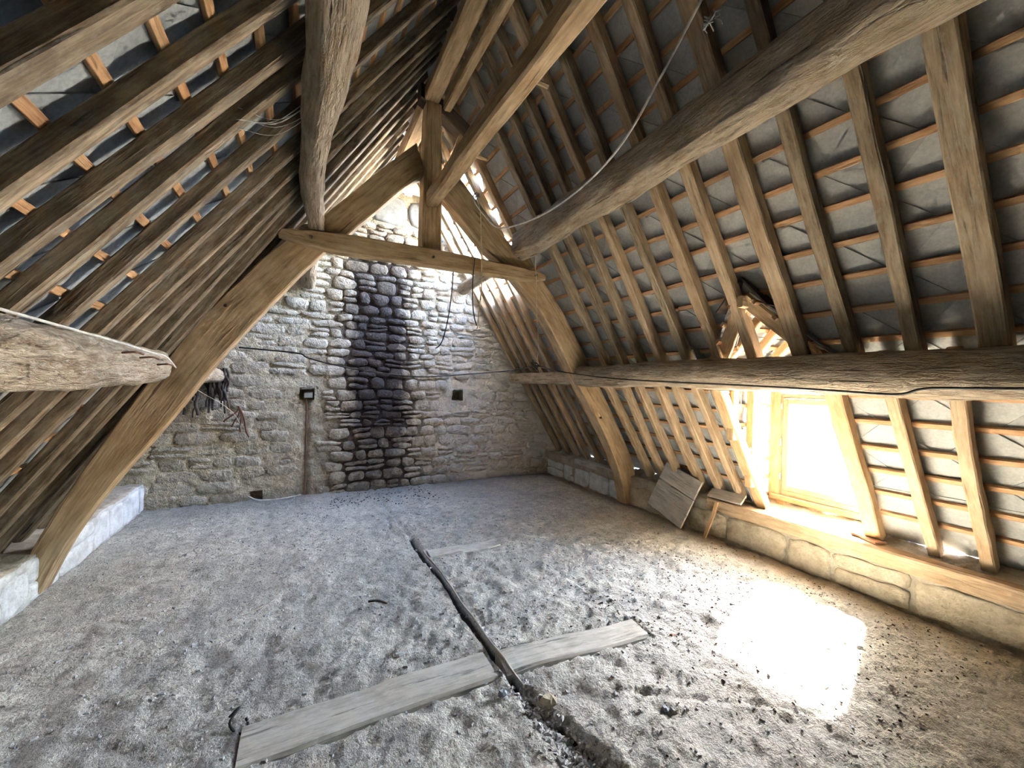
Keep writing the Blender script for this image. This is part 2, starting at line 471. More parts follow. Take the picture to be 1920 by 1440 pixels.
def glass_mat():
    m = bpy.data.materials.new('dusty_glass'); m.use_nodes = True; nt = m.node_tree; nt.nodes.clear()
    o = N(nt, 'ShaderNodeOutputMaterial'); t = N(nt, 'ShaderNodeBsdfTransparent'); g = N(nt, 'ShaderNodeBsdfGlossy'); d = N(nt, 'ShaderNodeBsdfTranslucent')
    t.inputs[0].default_value = (.93, .95, .95, 1); g.inputs['Roughness'].default_value = .05; d.inputs[0].default_value = (.8, .8, .78, 1)
    fr = N(nt, 'ShaderNodeFresnel'); fr.inputs[0].default_value = 1.45
    m1 = N(nt, 'ShaderNodeMixShader'); nt.links.new(fr.outputs[0], m1.inputs[0]); nt.links.new(t.outputs[0], m1.inputs[1]); nt.links.new(g.outputs[0], m1.inputs[2])
    m2 = N(nt, 'ShaderNodeMixShader'); m2.inputs[0].default_value = .12
    nt.links.new(m1.outputs[0], m2.inputs[1]); nt.links.new(d.outputs[0], m2.inputs[2]); nt.links.new(m2.outputs[0], o.inputs[0])
    return m


MAT['glass'] = glass_mat()

# ================================================================== STRUCTURE
# ---- outside yard, seen through the dormer window and the gaps
me = mesh_from('yard', [(-80, -80, -4.2), (80, -80, -4.2), (80, 80, -4.2), (-80, 80, -4.2)], [(0, 1, 2, 3)])
tag(link('ground', me, MAT['outside']), 'pale gravel yard outside below the dormer window', 'ground', kind='structure')


# ---- added house-shaped blocker, out of view: keeps sun off this roof's far end
nb = empty('sun_blocker', (10.6, 7.9, -4.2)); tag(nb, 'added tower-shaped sun blocker, out of view outside beyond the eaves', kind='structure')
v = [(x, y, z) for z in (0, 15.5) for x, y in ((-1.6, -1.6), (1.6, -1.6), (1.6, 1.6), (-1.6, 1.6))] + [(0, -1.6, 17.8), (0, 1.6, 17.8)]
link('blocker_wall', mesh_from('blocker_wall', v, [(0, 1, 5, 4), (1, 2, 6, 5), (2, 3, 7, 6), (3, 0, 4, 7), (4, 5, 8), (6, 7, 9)]), MAT['lime_mortar'], nb)
link('blocker_roof', mesh_from('blocker_roof', [(-1.8, -1.8, 15.3), (0, -1.8, 17.9), (1.8, -1.8, 15.3), (-1.8, 1.8, 15.3), (0, 1.8, 17.9), (1.8, 1.8, 15.3)], [(0, 1, 4, 3), (1, 2, 5, 4)]), MAT['slate'], nb)


# ---- floor
def crack_x(y):
    return .955 + (5.6 - y) * .024 + .035 * nz((y * 1.1, 3.3, 0)) + .012 * nz((y * 5, 1.3, 0))


BEAM_R = [((-.22, 2.05), (.97, 2.05), .235), ((1.035, 2.03), (2.02, 1.925), .20), ((1.06, 3.62), (1.76, 3.60), .17)]


def in_beam(x, y):
    for (a, b, w) in BEAM_R:
        A = V((a[0], a[1])); B = V((b[0], b[1])); d = (B - A); ln = d.length; d.normalize()
        q = V((x, y)) - A; u = q.dot(d); v = abs(q.x * d.y - q.y * d.x)
        if -.012 < u < ln + .012 and v < w / 2 + .012: return True
    return False


def seg_d(x, y, pts):
    best = 9
    for (ax, ay), (bx, by) in zip(pts, pts[1:]):
        dx, dy = bx - ax, by - ay; t = max(0, min(1, ((x - ax) * dx + (y - ay) * dy) / (dx * dx + dy * dy)))
        best = min(best, math.hypot(x - ax - dx * t, y - ay - dy * t))
    return best


CR = [[(.86, 1.86), (.93, 1.72), (1.03, 1.62), (1.09, 1.54)], [(1.55, 2.55), (2.1, 2.62), (2.9, 2.4), (3.4, 2.0)], [(.95, 4.0), (.86, 4.3), (.87, 4.7), (.95, 5.1)], [(1.45, 1.6), (2.0, 1.25), (2.35, .95)]]


def floor_h(x, y):
    p = V((x, y, 0))
    h = .018 * noise.fractal(p * 2.1, .9, 2.1, 5) + .016 * noise.fractal(p * 8 + V((5, 5, 5)), .7, 2.0, 4)
    h += .010 * abs(noise.noise(p * 19)) + .005 * noise.noise(p * 40)
    dx = x - crack_x(y); wv = .5 + .5 * nz((y * 2.2, 8, 1))
    if y > 1.8:
        w = (.018 + .020 * wv) * (1.0 if y < 4.3 else .6); dep = .075 if y < 4.1 else .028
        if -w < dx < w: h -= dep * min(1, (1 - abs(dx) / w) * 2)
        if 0 < dx - .04 < .05 and y < 3.3: h -= .022 * wv * (1 - abs(dx - .065) / .025)
    else:
        w = .05 + .10 * (1.8 - y); c = dx - .10 * (1.8 - y)
        if abs(c) < w: h -= .035 * (1 - (abs(c) / w) ** 2)
        if y < 1.55 and abs(c - w * .8) < .05: h -= .055 * (1 - abs(c - w * .8) / .05) * wv * 1.4
    for c in CR:
        d = seg_d(x, y, c)
        if d < .02: h -= .018 * (1 - d / .02)
    if in_beam(x, y): h = min(h, 0) - .03
    if x > 3.85: h -= .012
    return h


def axis(a, b, dens):
    out = [a]
    while out[-1] < b - 1e-6: out.append(min(b, out[-1] + dens(out[-1])))
    return out


xs = axis(-1.9, 4.1, lambda x: .02); ys = axis(YF, 6.3, lambda y: .25 if y < .4 else (.016 if y < 2.6 else .03))
verts = [(x, y, floor_h(x, y)) for y in ys for x in xs]; nx = len(xs)
faces = [(j * nx + i, j * nx + i + 1, (j + 1) * nx + i + 1, (j + 1) * nx + i) for j in range(len(ys) - 1) for i in range(nx - 1)]
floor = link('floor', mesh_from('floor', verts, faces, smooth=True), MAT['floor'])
tag(floor, 'rough pale earth and lime attic floor with a long crack', kind='structure')

# ---- gable wall: mortar bed with recesses, stones set into it
HOLES = [(-.065, .12, 1.335, 1.485), (2.125, 2.31, 1.335, 1.48), (-.605, -.465, .0, .125)]
CRK = lambda z: .022 + .012 * nz((z * 5, 2, 7))


def wall_cell(x, z):
    for a, b, c, d in HOLES:
        if a < x < b and c < z < d: return False
    return True


def wall_top(x):
    t = RZ - M * abs(x - RX) + .30
    return t if x < 1.0 else min(t, 4.50 + .05 * nz((x * 4, 1, 1)))


gx = axis(-2.1, 4.4, lambda x: .035); gz = axis(-.08, 5.2, lambda z: .035)
gi = {}; verts = []; faces = []


def mort_y(x, z):
    p = V((x, z, 0)); flue = math.exp(-((x - 1.0) / .75) ** 2)
    y = YB + (.020 - .010 * flue) * noise.fractal(p * 7, .8, 2, 4) + .014 * flue - .004
    if z < 1.34 and abs(x - CRK(z)) < .022 + .012 * (1.4 - z): y += .05
    return y


def gv(i, k):
    if (i, k) not in gi:
        x, z = gx[i], gz[k]
        for a, b, c, d in HOLES:      # snap the rim of each recess
            if abs(x - a) < .0175: x = a
            if abs(x - b) < .0175: x = b
        gi[(i, k)] = len(verts); verts.append((x, mort_y(x, z), z))
    return gi[(i, k)]


for i in range(len(gx) - 1):
    for k in range(len(gz) - 1):
        cx, cz = (gx[i] + gx[i + 1]) / 2, (gz[k] + gz[k + 1]) / 2
        if cz < wall_top(cx) and wall_cell(cx, cz):
            faces.append((gv(i, k), gv(i, k + 1), gv(i + 1, k + 1), gv(i + 1, k)))
wall = link('wall_back', mesh_from('wall_back', verts, faces, smooth=True), MAT['mortar'])
tag(wall, 'rubble stone gable wall with a broad black soot stain', kind='structure')
# recess boxes and the back of the wall (so the masonry has its thickness)
v, f = [], []
for a, b, c, d in HOLES:
    o = len(v); e = .04
    v += [(a - e, YB - .0, c - e), (b + e, YB, c - e), (b + e, YB, d + e), (a - e, YB, d + e), (a - e, YB + .3, c - e), (b + e, YB + .3, c - e), (b + e, YB + .3, d + e), (a - e, YB + .3, d + e)]
    f += [(o + 4, o + 5, o + 6, o + 7), (o, o + 1, o + 5, o + 4), (o + 1, o + 2, o + 6, o + 5), (o + 2, o + 3, o + 7, o + 6), (o + 3, o, o + 4, o + 7)]
link('recess', mesh_from('recess', v, f), MAT['mortar'], wall)
prof = [(-2.4, -.1), (4.7, -.1), (4.7, .3)] + [(x, wall_top(x)) for x in [4.2 - i * .2 for i in range(31)]] + [(-2.4, .2)]
n = len(prof); v = [(x, YB + .5, z) for x, z in prof] + [(x, YB + .06, z) for x, z in prof]
link('wall_core', mesh_from('wall_core', v, [tuple(range(n))] + [(i, (i + 1) % n, n + (i + 1) % n, n + i) for i in range(n)]), MAT['mortar'], wall)


def stone_mesh(name, quad, prot, origin_y, axis_='Y', rnd=.012, npt=12, bed=.02, seed=0.0, expo=4.0):
    """quad: corners (u,v) lower-left, lower-right, upper-right, upper-left; rounded, proud of the bed by prot. axis_ Y: face looks to -Y; X-/X+: face looks to -x / +x"""
    cx = sum(q[0] for q in quad) / 4; cz = sum(q[1] for q in quad) / 4; rings = [[], [], []]
    for k in range(npt):
        th = 2 * math.pi * (k + .5) / npt; c, s = math.cos(th), math.sin(th)
        r = (abs(c) ** expo + abs(s) ** expo) ** (-1 / expo); a = (c * r + 1) / 2; b = (s * r + 1) / 2
        u = (quad[0][0] * (1 - a) + quad[1][0] * a) * (1 - b) + (quad[3][0] * (1 - a) + quad[2][0] * a) * b
        w = (quad[0][1] * (1 - a) + quad[1][1] * a) * (1 - b) + (quad[3][1] * (1 - a) + quad[2][1] * a) * b
        u += rnd * nz((u * 9, w * 9, seed)); w += rnd * nz((u * 9, w * 9, seed + 5))
        for ring, sc, dep in ((0, 1.0, -bed), (1, .97, prot * .55), (2, .80, prot)):
            d = dep + (0 if ring == 0 else prot * .5 * nz((u * 11, w * 11, seed + 9)))
            rings[ring].append((cx + (u - cx) * sc, cz + (w - cz) * sc, d))
    pts = [p for r in rings for p in r] + [(cx, cz, prot * (1 + .35 * nz((cx * 9, cz * 9, seed))))]
    fc = []
    for g in range(2):
        for k in range(npt):
            j = (k + 1) % npt; fc.append((g * npt + k, g * npt + j, (g + 1) * npt + j, (g + 1) * npt + k))
    for k in range(npt): fc.append((2 * npt + k, 2 * npt + (k + 1) % npt, 3 * npt))
    if axis_ == 'Y': W = [V((p[0], origin_y - p[2], p[1])) for p in pts]; o = V((cx, origin_y, cz))
    elif axis_ == 'X-': W = [V((origin_y - p[2], p[0], p[1])) for p in pts]; o = V((origin_y, cx, cz)); fc = [tuple(reversed(q)) for q in fc]
    else: W = [V((origin_y + p[2], p[0], p[1])) for p in pts]; o = V((origin_y, cx, cz))
    return W, fc, o


def add_tone(me, val):
    at = me.attributes.new('tone', 'FLOAT', 'POINT'); at.data.foreach_set('value', [val] * len(me.vertices))


rows = []; z = -.02
while z < 4.42:
    if z < 3.3: h = random.choice([.105, .12, .135, .15, .165, .18])
    elif z < 3.7: h = .16
    elif z < 3.95: h = .12
    else: h = .46
    rows.append((z, z + h)); z += h
stones = []
for ri, (z0, z1) in enumerate(rows):
    zb = lambda x, zz, rr: zz + .036 * nz((x * 2.6, rr * 3.7, 2)) * (1 if .02 < zz < 4 else .2)
    x = -2.0 + random.random() * .2
    while x < 4.2:
        flue = abs(x - 1.0) < .9
        w = random.uniform(.16, .34) if flue else random.uniform(.20, .48)
        if z0 > 3.9: w = random.uniform(.4, .7)
        x1 = x + w; cx = (x + x1) / 2; cz = (z0 + z1) / 2
        if cz < RZ - M * abs(cx - RX) + .06 and cz < 4.45 and all(not (x < b + .02 and x1 > a - .02 and z0 < d + .02 and z1 > c - .02) for a, b, c, d in HOLES) and not (z1 < 1.4 and x < .06 and x1 > -.02):
            fl = math.exp(-((cx - 1.0) / .7) ** 2); g = .012 + .004 * fl + .004 * random.random()
            hj = lambda: random.uniform(-.022, .022)
            q = [(x + g / 2 + hj(), zb(x, z0, ri) + g / 2), (x1 - g / 2 + hj(), zb(x1, z0, ri) + g / 2), (x1 - g / 2 + hj(), zb(x1, z1, ri + 1) - g / 2), (x + g / 2 + hj(), zb(x, z1, ri + 1) - g / 2)]
            prot = random.uniform(-.002, .014) + (.014 if cx > 1.7 else .004) + .020 * fl * random.uniform(.6, 1.2) + (.012 if cz > 2.5 else 0)
            if z0 > 3.9: prot = .012
            parts_ = [q]
            if z0 < 3.9 and random.random() < .28 and (z1 - z0) > .115:      # two thin stones instead of one
                t = random.uniform(.4, .6); ml = q[0][1] + (q[3][1] - q[0][1]) * t; mr = q[1][1] + (q[2][1] - q[1][1]) * random.uniform(.4, .6)
                parts_ = [[q[0], q[1], (q[1][0] + hj() * .5, mr - g / 2), (q[0][0] + hj() * .5, ml - g / 2)], [(q[0][0] + hj() * .5, ml + g / 2), (q[1][0] + hj() * .5, mr + g / 2), q[2], q[3]]]
            for pq in parts_:
                W, fc, o = stone_mesh('stone', pq, prot + random.uniform(-.004, .004), YB, seed=random.random() * 40, expo=random.uniform(2.6, 6), rnd=.030)
                tone = random.random()
                stones.append((W, fc, o, tone if z0 < 3.9 else -1, w * (z1 - z0) / len(parts_)))
        x = x1
stones.sort(key=lambda s: -s[4])
for W, fc, o, tone, _ in stones[:300]:
    me = mesh_from('stone', W, fc, None, True, o); add_tone(me, max(tone, 0)); link('stone' if tone >= 0 else 'block', me, MAT['stone'] if tone >= 0 else MAT['block'], wall, o)
if len(stones) > 300:
    v, f, tn = [], [], []
    for W, fc, o, tone, _ in stones[300:]:
        b0 = len(v); v += W; f += [tuple(i + b0 for i in q) for q in fc]; tn += [tone] * len(W)
    me = mesh_from('small_stones', v, f, None, True); at = me.attributes.new('tone', 'FLOAT', 'POINT'); at.data.foreach_set('value', tn)
    tag(link('small_stones', me, MAT['stone'], wall), kind='stuff')

# wall behind the viewer closes the attic
prof = [(-2.4, -.1), (4.7, -.1), (4.7, .3), (RX, RZ + .5), (-2.4, .3)]
n = len(prof); v = [(x, YF, z) for x, z in prof] + [(x, YF - .4, z) for x, z in prof]
tag(link('wall_front', mesh_from('wall_front', v, [tuple(range(n)), tuple(reversed(range(n, 2 * n)))] + [(i, (i + 1) % n, n + (i + 1) % n, n + i) for i in range(n)]), MAT['gap_dark']), 'plain dark end wall behind the viewer', kind='structure')


# ---- the two low walls under the eaves
def low_wall(name, xf, sgn, top, mat_s, mat_m, mat_t, label, seed):
    """sgn +1: wall lies to +x of its face"""
    yy = axis(YF, 6.2, lambda y: .06); zz = [-.1 + i * (top + .1) / 7 for i in range(8)]; tt = [.06 * i for i in range(1, 15)]
    cols = [(0, z) for z in zz] + [(t, top) for t in tt]; v = []
    for y in yy:
        for t, z in cols:
            h = noise.fractal(V((t * 5 + seed, y * 5, z * 5)), .8, 2, 4)
            if t == 0: v.append((xf + sgn * (.006 + .022 * h), y, z + (0 if z < top else .012 * h)))
            else: v.append((xf + sgn * t, y, z + (.30 * max(0, min(t - .10, .34)) if sgn > 0 else 0) + .018 * h + .02 * abs(nz((t * 12, y * 12, seed)))))
    n = len(cols); f = [(j * n + i, j * n + i + 1, (j + 1) * n + i + 1, (j + 1) * n + i) for j in range(len(yy) - 1) for i in range(n - 1)]
    me = mesh_from(name, v, f, None, True); me.materials.append(mat_m); me.materials.append(mat_t)
    for p in me.polygons:
        if p.index % (n - 1) >= 7: p.material_index = 1
    w = link(name, me, None); tag(w, label, kind='structure')
    # outer face closes the masonry
    xo = xf + sgn * .86
    link('outer_face', mesh_from('outer_face', [(xo, YF, -4.2), (xo, 6.6, -4.2), (xo, 6.6, top), (xo, YF, top)], [(0, 1, 2, 3)]), mat_m, w)
    y = .2
    rnd = random.Random(seed)
    ztop = top - (.115 if sgn > 0 else .02)
    while y < 6.1:
        ln = rnd.uniform(.28, .62); two = rnd.random() < .35; y1 = min(y + ln, 6.12)
        zs = [(.0, ztop * rnd.uniform(.42, .58))] if two else [(.0, ztop)]
        if two: zs.append((zs[0][1], ztop))
        for a, b in zs:
            g = .007; j = lambda: rnd.uniform(-.014, .014)
            q = [(y + g + j(), a + g), (y1 - g + j(), a + g), (y1 - g + j(), b - g + j()), (y + g + j(), b - g + j())]
            W, fc, o = stone_mesh('stone', q, rnd.uniform(.003, .014), xf, 'X-' if sgn > 0 else 'X+', seed=seed + y, rnd=.022, expo=rnd.uniform(9, 16), npt=20)
            link('stone', mesh_from('stone', W, fc, None, True, o), MAT['lime_stone'] if y > 3.85 else mat_s, w, o)
        y = y1
    return w


low_wall('wall_right', XR, 1, LEDGE, MAT['low_stone'], MAT['low_mortar'], MAT['ledge'], 'low yellowish stone wall under the eaves below the dormer', 3)
low_wall('wall_left', XL, -1, .32, MAT['lime_stone'], MAT['lime_mortar'], MAT['ledge'], 'low whitewashed stone wall under the dark slope', 8)

# ================================================================== ROOF SLOPES
S_END = (RZ - .42) * L / M                # slope length to the eaves
ROWP, HW = .222, .245                     # batten gauge, half width of a diamond slate


def slate_mesh(name, seed):
    """diamond slate lying in XY (x across the roof, y down the slope), underside at z=0 facing -z"""
    a, b, t, c = .262, .262, .006, .03
    ol = [(-c, -b + c * .2), (c, -b + c * .2), (a - .004, -.012), (a - .004, .012), (c, b), (-c, b), (-a + .004, .012), (-a + .004, -.012)]
    r = random.Random(seed); ol = [(x + r.uniform(-.003, .003), y + r.uniform(-.003, .003)) for x, y in ol]
    n = len(ol); v = [(x, y, 0) for x, y in ol] + [(x, y, t) for x, y in ol]
    return mesh_from(name, v, [tuple(reversed(range(n))), tuple(range(n, 2 * n))] + [(i, (i + 1) % n, n + (i + 1) % n, n + i) for i in range(n)])


SL = [slate_mesh('slate', k) for k in range(4)]
SLD = [slate_mesh('shaded_blue_slate', k) for k in range(4)]
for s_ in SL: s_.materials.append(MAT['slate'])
for s_ in SLD: s_.materials.append(MAT['shaded_blue_slate'])
EV = mesh_from('eaves_slate', [(x, y, z) for z in (0, .006) for x, y in ((-.158, -.30), (.158, -.30), (.158, .22), (-.158, .22))], [(3, 2, 1, 0), (4, 5, 6, 7), (0, 1, 5, 4), (1, 2, 6, 5), (2, 3, 7, 6), (3, 0, 4, 7)])
EV.materials.append(MAT['slate'])


def frame(o, ex, ey, ez):
    mm = Matrix.Identity(4)
    for i in range(3):
        mm[i][0], mm[i][1], mm[i][2], mm[i][3] = ex[i], ey[i], ez[i], o[i]
    return mm


def in_dormer(y, z):
    if not (DY0 < y < DY1): return False
    return z < DRZ - (DRZ - DEZ) * abs(y - DYC) / (DYC - DY0) + .02


def clip_poly(poly, f):
    out = []
    for i, p in enumerate(poly):
        q = poly[(i + 1) % len(poly)]; a, b = f(p), f(q)
        if a >= 0: out.append(p)
        if a * b < 0:
            t = a / (a - b); out.append((p[0] + (q[0] - p[0]) * t, p[1] + (q[1] - p[1]) * t))
    return out


def dormer_clip(poly, yc, sc):
    """poly in (y, s) of the main slope; returns the part outside the dormer, or None when untouched"""
    s_r, s_e = S_OF(DRZ), S_OF(DEZ)
    sg = 1 if yc > DYC else -1
    hw = DYC - DY0 + (.12 if sg > 0 else -.10)
    def f(p):
        y, s_ = p
        if s_ < s_e: edge = (s_ - s_r) / (s_e - s_r) * hw
        else: edge = hw
        return sg * (y - DYC) - max(edge, 0) if s_ > s_r else max(.01, sg * (y - DYC))
    if all(f(p) > 0 for p in poly): return None
    # straight cuts: along the valley and along the cheek
    def valley(p): return sg * (p[0] - DYC) - (p[1] - s_r) / (s_e - s_r) * (DYC - DY0 - (.01 if sg > 0 else .07))
    def cheek(p): return sg * (p[0] - DYC) - hw
    return clip_poly(poly, valley if sc < s_e else cheek)


S_OF = lambda z: (RZ - z) * L / M


def hole_right(y, s):
    """where the slates are gone near the gable, and the dormer opening"""
    p = slope_pt(1, s, y, .1)
    if 4.62 < y < 6.15 and 2.95 < p.z < 4.45:
        return True
    return False


def roof(side, name, label, lean, depth):
    root = empty(name, (RX, 0, RZ)); tag(root, label, kind='structure')
    ex = V((0, 1, 0)); es = V((side / L, 0, -M / L)); en = V((side * M / L, 0, 1 / L))
    inst = []; rest = []
    nrow = int(S_END / ROWP) + 1
    for r in range(nrow + 1):
        s = r * ROWP
        y = YF - .2 + (HW if r % 2 else 0)
        while y < 6.75:
            if not (side > 0 and hole_right(y, s)) and s < S_END - .20:
                cut = None
                if side > 0 and DY0 - .3 < y < DY1 + .3 and s > S_OF(DRZ) - .3:
                    base = [(y + q.co.x, s + q.co.y) for q in SL[0].vertices[:8]]
                    cut = dormer_clip(base, y, s)
                    if cut is not None and len(cut) < 3:
                        y += 2 * HW; continue
                p = slope_pt(side, s, y, depth + .034 + random.uniform(0, .002))
                # tail lifted over the course below
                tilt = .032
                ey = (es + en * tilt).normalized(); ez = ex.cross(ey); ez = ez if ez.dot(en) > 0 else -ez
                exx = ex.copy()
                if random.random() < .04: # slipped slate
                    a = random.uniform(-.06, .06); exx = (ex + ey * a).normalized(); ey = (ey - ex * a).normalized()
                if exx.cross(ey).dot(ez) < 0: exx = -exx
                cc = p - V((0, 0, 1.6)); fz = cc.dot(fwd)
                vis = fz > .2 and abs(cc.dot(cr) / fz) < 1.40 and abs(cc.dot(cu) / fz) < 1.1
                if cut:
                    nn = len(cut); cv = [V((q[0] - y, q[1] - s, h_)) for h_ in (0, .006) for q in cut]
                    cm = mesh_from('cut_slate', cv, [tuple(range(nn)), tuple(range(nn, 2 * nn))] + [(i, (i + 1) % nn, nn + (i + 1) % nn, nn + i) for i in range(nn)])
                    co = link('slate', cm, MAT['slate'], root); mm = frame(p, ex, es, en); mm.translation = p - V((RX, 0, RZ)); co.matrix_basis = mm
                else:
                    (inst if vis else rest).append((p, frame(p, exx, ey, ez), (p - V((0, 0, 1.6))).length))
            y += 2 * HW
    inst.sort(key=lambda q: q[2]); rest += inst[300:]; inst = inst[:300]
    ri = root.matrix_world.translation
    for p, mw, _ in inst:
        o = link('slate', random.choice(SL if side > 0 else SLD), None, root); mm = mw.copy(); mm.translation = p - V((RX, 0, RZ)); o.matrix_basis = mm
    v, f = [], []
    for p, mw, _ in rest:
        b0 = len(v); sm = SL[0]; v += [mw @ q.co - V((RX, 0, RZ)) for q in sm.vertices]; f += [tuple(i + b0 for i in q.vertices) for q in sm.polygons]
    tag(link('far_slates', mesh_from('far_slates', v, f), MAT['slate' if side > 0 else 'shaded_blue_slate'], root), kind='stuff')
    # straight eaves course, and capping boards along the ridge
    y = YF
    se = (RZ - (.455 if side > 0 else .12)) * L / M + .08
    spots = [DY0 + .08 - .155 - .30 * k for k in range(16)] + [DY1 + .115 + .155 + .30 * k for k in range(14)] if side > 0 else [YF + .3 * k for k in range(34)]
    for k, yq in enumerate(spots):
        for lap in ((0, .0), (.33, .008)) if side < 0 else ((0, .0),):
            o = link('eaves_slate', EV, None, root); o.matrix_basis = frame(slope_pt(side, se - .21 - lap[0] + random.uniform(-.004, .010), yq, depth + .026 + lap[1] + (k % 2) * .007) - V((RX, 0, RZ)), ex, es, en)
    p0 = slope_pt(side, .0, YF, depth + .06) - V((RX, 0, RZ)); p1 = slope_pt(side, .0, 6.6, depth + .06) - V((RX, 0, RZ))
    beam('ridge_cap', p0, p1, .60, .02, es, MAT['dark_wood'], root, segs=6, rough=.001)
    # battens
    for r in range(1, nrow + 1):
        s = r * ROWP - .06
        if s > S_END - .05: continue
        segs = [(YF, 6.5)]
        if side > 0:
            z = slope_pt(1, s, 0, .1).z
            if z < DRZ - .02:
                hw = (DYC - DY0) if z < DEZ else (DRZ - z) / (DRZ - DEZ) * (DYC - DY0)
                segs = [(YF, DYC - hw), (DYC + hw, 6.5)]
        for a, b in segs:
            # sawn lengths of about 3 m, butted on a rafter
            cuts = [a]
            while cuts[-1] < b: cuts.append(min(b, cuts[-1] + random.uniform(2.3, 3.6)))
            for c, d in zip(cuts, cuts[1:]):
                if d - c < .05: continue
                p0 = slope_pt(side, s, c + .002, depth + .014) - V((RX, 0, RZ)); p1 = slope_pt(side, s + random.uniform(-.012, .012), d, depth + .014) - V((RX, 0, RZ))
                beam('batten', p0, p1, .038, .026, es, MAT['batten'], root, segs=max(2, int((d - c) * 2)), rough=.001, ch=.002, waver=.004)
    return root


right = roof(1, 'ceiling_right', 'pale roof slope with slates, battens and rafters around the dormer window', 0, .095)
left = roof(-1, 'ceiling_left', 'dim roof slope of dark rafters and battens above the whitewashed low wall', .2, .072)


def rafter(root, side, y0, y1, s0, s1, w, d, mat, wav=.008, off=0.0, segs=12):
    p0 = slope_pt(side, s0, y0, d / 2 + off) - V((RX, 0, RZ)); p1 = slope_pt(side, s1, y1, d / 2 + off) - V((RX, 0, RZ))
    return beam('rafter', p0, p1, w, d, (0, 1, 0), mat, root, segs=segs, rough=.006, ch=.008, waver=wav)


# upper tier on the pale slope: ridge down to the lower purlin
for y in [-2.6, -2.0, -1.4, -.9, -.4, .0, .30, .66, .97, 1.275, 1.585, 1.925, 2.25, 2.57, 2.87, 3.15, 3.43, 3.74, 4.3, 4.62, 4.92, 5.2, 5.48, 5.76, 6.02]:
    w = random.choice([.075, .085, .09]) if y < 4 else .07
    if abs(y - .66) < .01 or abs(y - 1.585) < .01: w = .115
    j = random.uniform(-.02, .02)
    rafter(right, 1, y + j, y + random.uniform(-.015, .015), .02, S_OF(1.80 if y < 4 else .40), w, .095, MAT['rafter'] if random.random() < .6 else MAT['rafter_old'], .012)
# lower tier, lapped beside the upper ones, purlin down to the low wall
for y in [-2.3, -1.6, -.9, -.2, .18, .52, .845, 1.13, 1.47, 2.38, 2.60, 2.83, 3.08, 3.34, 3.60, 3.86]:
    w = .105 if y in (1.47, 2.38) else random.choice([.07, .08, .085])
    rafter(right, 1, y + random.uniform(-.012, .012), y + random.uniform(-.03, .03) if y not in (1.47, 2.38) else y, S_OF(1.83), S_OF(.40), w, .095, MAT['new_pine'] if y in (1.47, 2.38) else MAT['rafter'], .010)
# dark slope
for y in [-2.6, -2.1, -1.6, -1.1, -.6, -.1, .35, .68, .98, 1.30, 1.60, 1.865, 2.09, 2.43, 2.77, 3.05, 3.33, 3.66, 4.0, 4.3, 4.6, 4.9, 5.2, 5.5, 5.8, 6.05]:
    y2 = y + .2 * (RZ - 2.1); y3 = y - .2 * (2.1 - .42)
    if y > 3.4: y2 = min(y + .1, 6.08); y3 = y - .2
    rafter(left, -1, y2, y3, .02, S_OF(.30), random.uniform(.058, .075) if abs(y - 1.3) > .01 else .085, .072, MAT['rafter_shaded'], .012, segs=16)

# ---- dormer
dorm = empty('ceiling_dormer', (WX, DYC, DEZ)); tag(dorm, 'dormer of studs, battens and short rafters around the bright window', kind='structure')
DO = V((WX, DYC, DEZ))


def dbeam(nm, a, b, w, h, side, mat, **k):
    return beam(nm, V(a) - DO, V(b) - DO, w, h, side, mat, dorm, **k)


def plane_x(z, n=0.0): return RX + (RZ - z) / M + n


for yc, sg in ((DY1 + .045, 1), (DY0 - .045, -1)):
    for x in (3.64, 3.95):
        zb = max(.42, RZ - M * (x - RX - (.26 if sg < 0 else 0)) - .05)
        dbeam('stud', (x, yc, zb), (x, yc, DEZ + .06), .085, .07, (1, 0, 0), MAT['new_pine'], segs=4, rough=.002)
    dbeam('corner_post', (WX + .01, yc, .40), (WX + .01, yc, DEZ + .06), .10, .10, (1, 0, 0), MAT['new_pine'], segs=3, rough=.002)
    yb = yc + sg * .050
    for i in range(7):
        z = .52 + i * .185; xa = plane_x(z) + (.07 if sg > 0 else .20)
        if xa < WX - .05: dbeam('batten', (max(3.3, xa), yb, z), (WX, yb, z), .036, .026, (0, 0, 1), MAT['batten'], segs=2, rough=.001, ch=.002)
    ys_ = yb + sg * .022
    for i in range(8):
        z = .42 + i * .19
        for k in range(5):
            x0 = plane_x(z + .2) + .0 + k * .3 - .1; x1 = min(x0 + .296, WX + .1)
            if x1 - x0 < .05: continue
            o = V(((x0 + x1) / 2, ys_, z + .11))
            pl = clip_poly([(x0, z - .002), (x1, z - .002), (x1, z + .222), (x0, z + .222)], lambda q: q[0] - plane_x(q[1]) - (.02 if sg > 0 else .18))
            if len(pl) < 3: continue
            nn = len(pl); vv = [V((q[0], ys_ + sg * (dd + (q[1] - z - .11) * .036), q[1])) - o for dd in (0, .006) for q in pl]
            me = mesh_from('slate', vv, [tuple(range(nn)), tuple(range(nn, 2 * nn))] + [(i_, (i_ + 1) % nn, nn + (i_ + 1) % nn, nn + i_) for i_ in range(nn)])
            link('slate', me, MAT['slate'], dorm, o - DO)
    dbeam('wall_plate', (3.36 if sg > 0 else 3.58, yc, DEZ + .05), (WX + .1, yc, DEZ + .05), .08, .07, (0, 1, 0), MAT['new_pine'], segs=3, rough=.002)
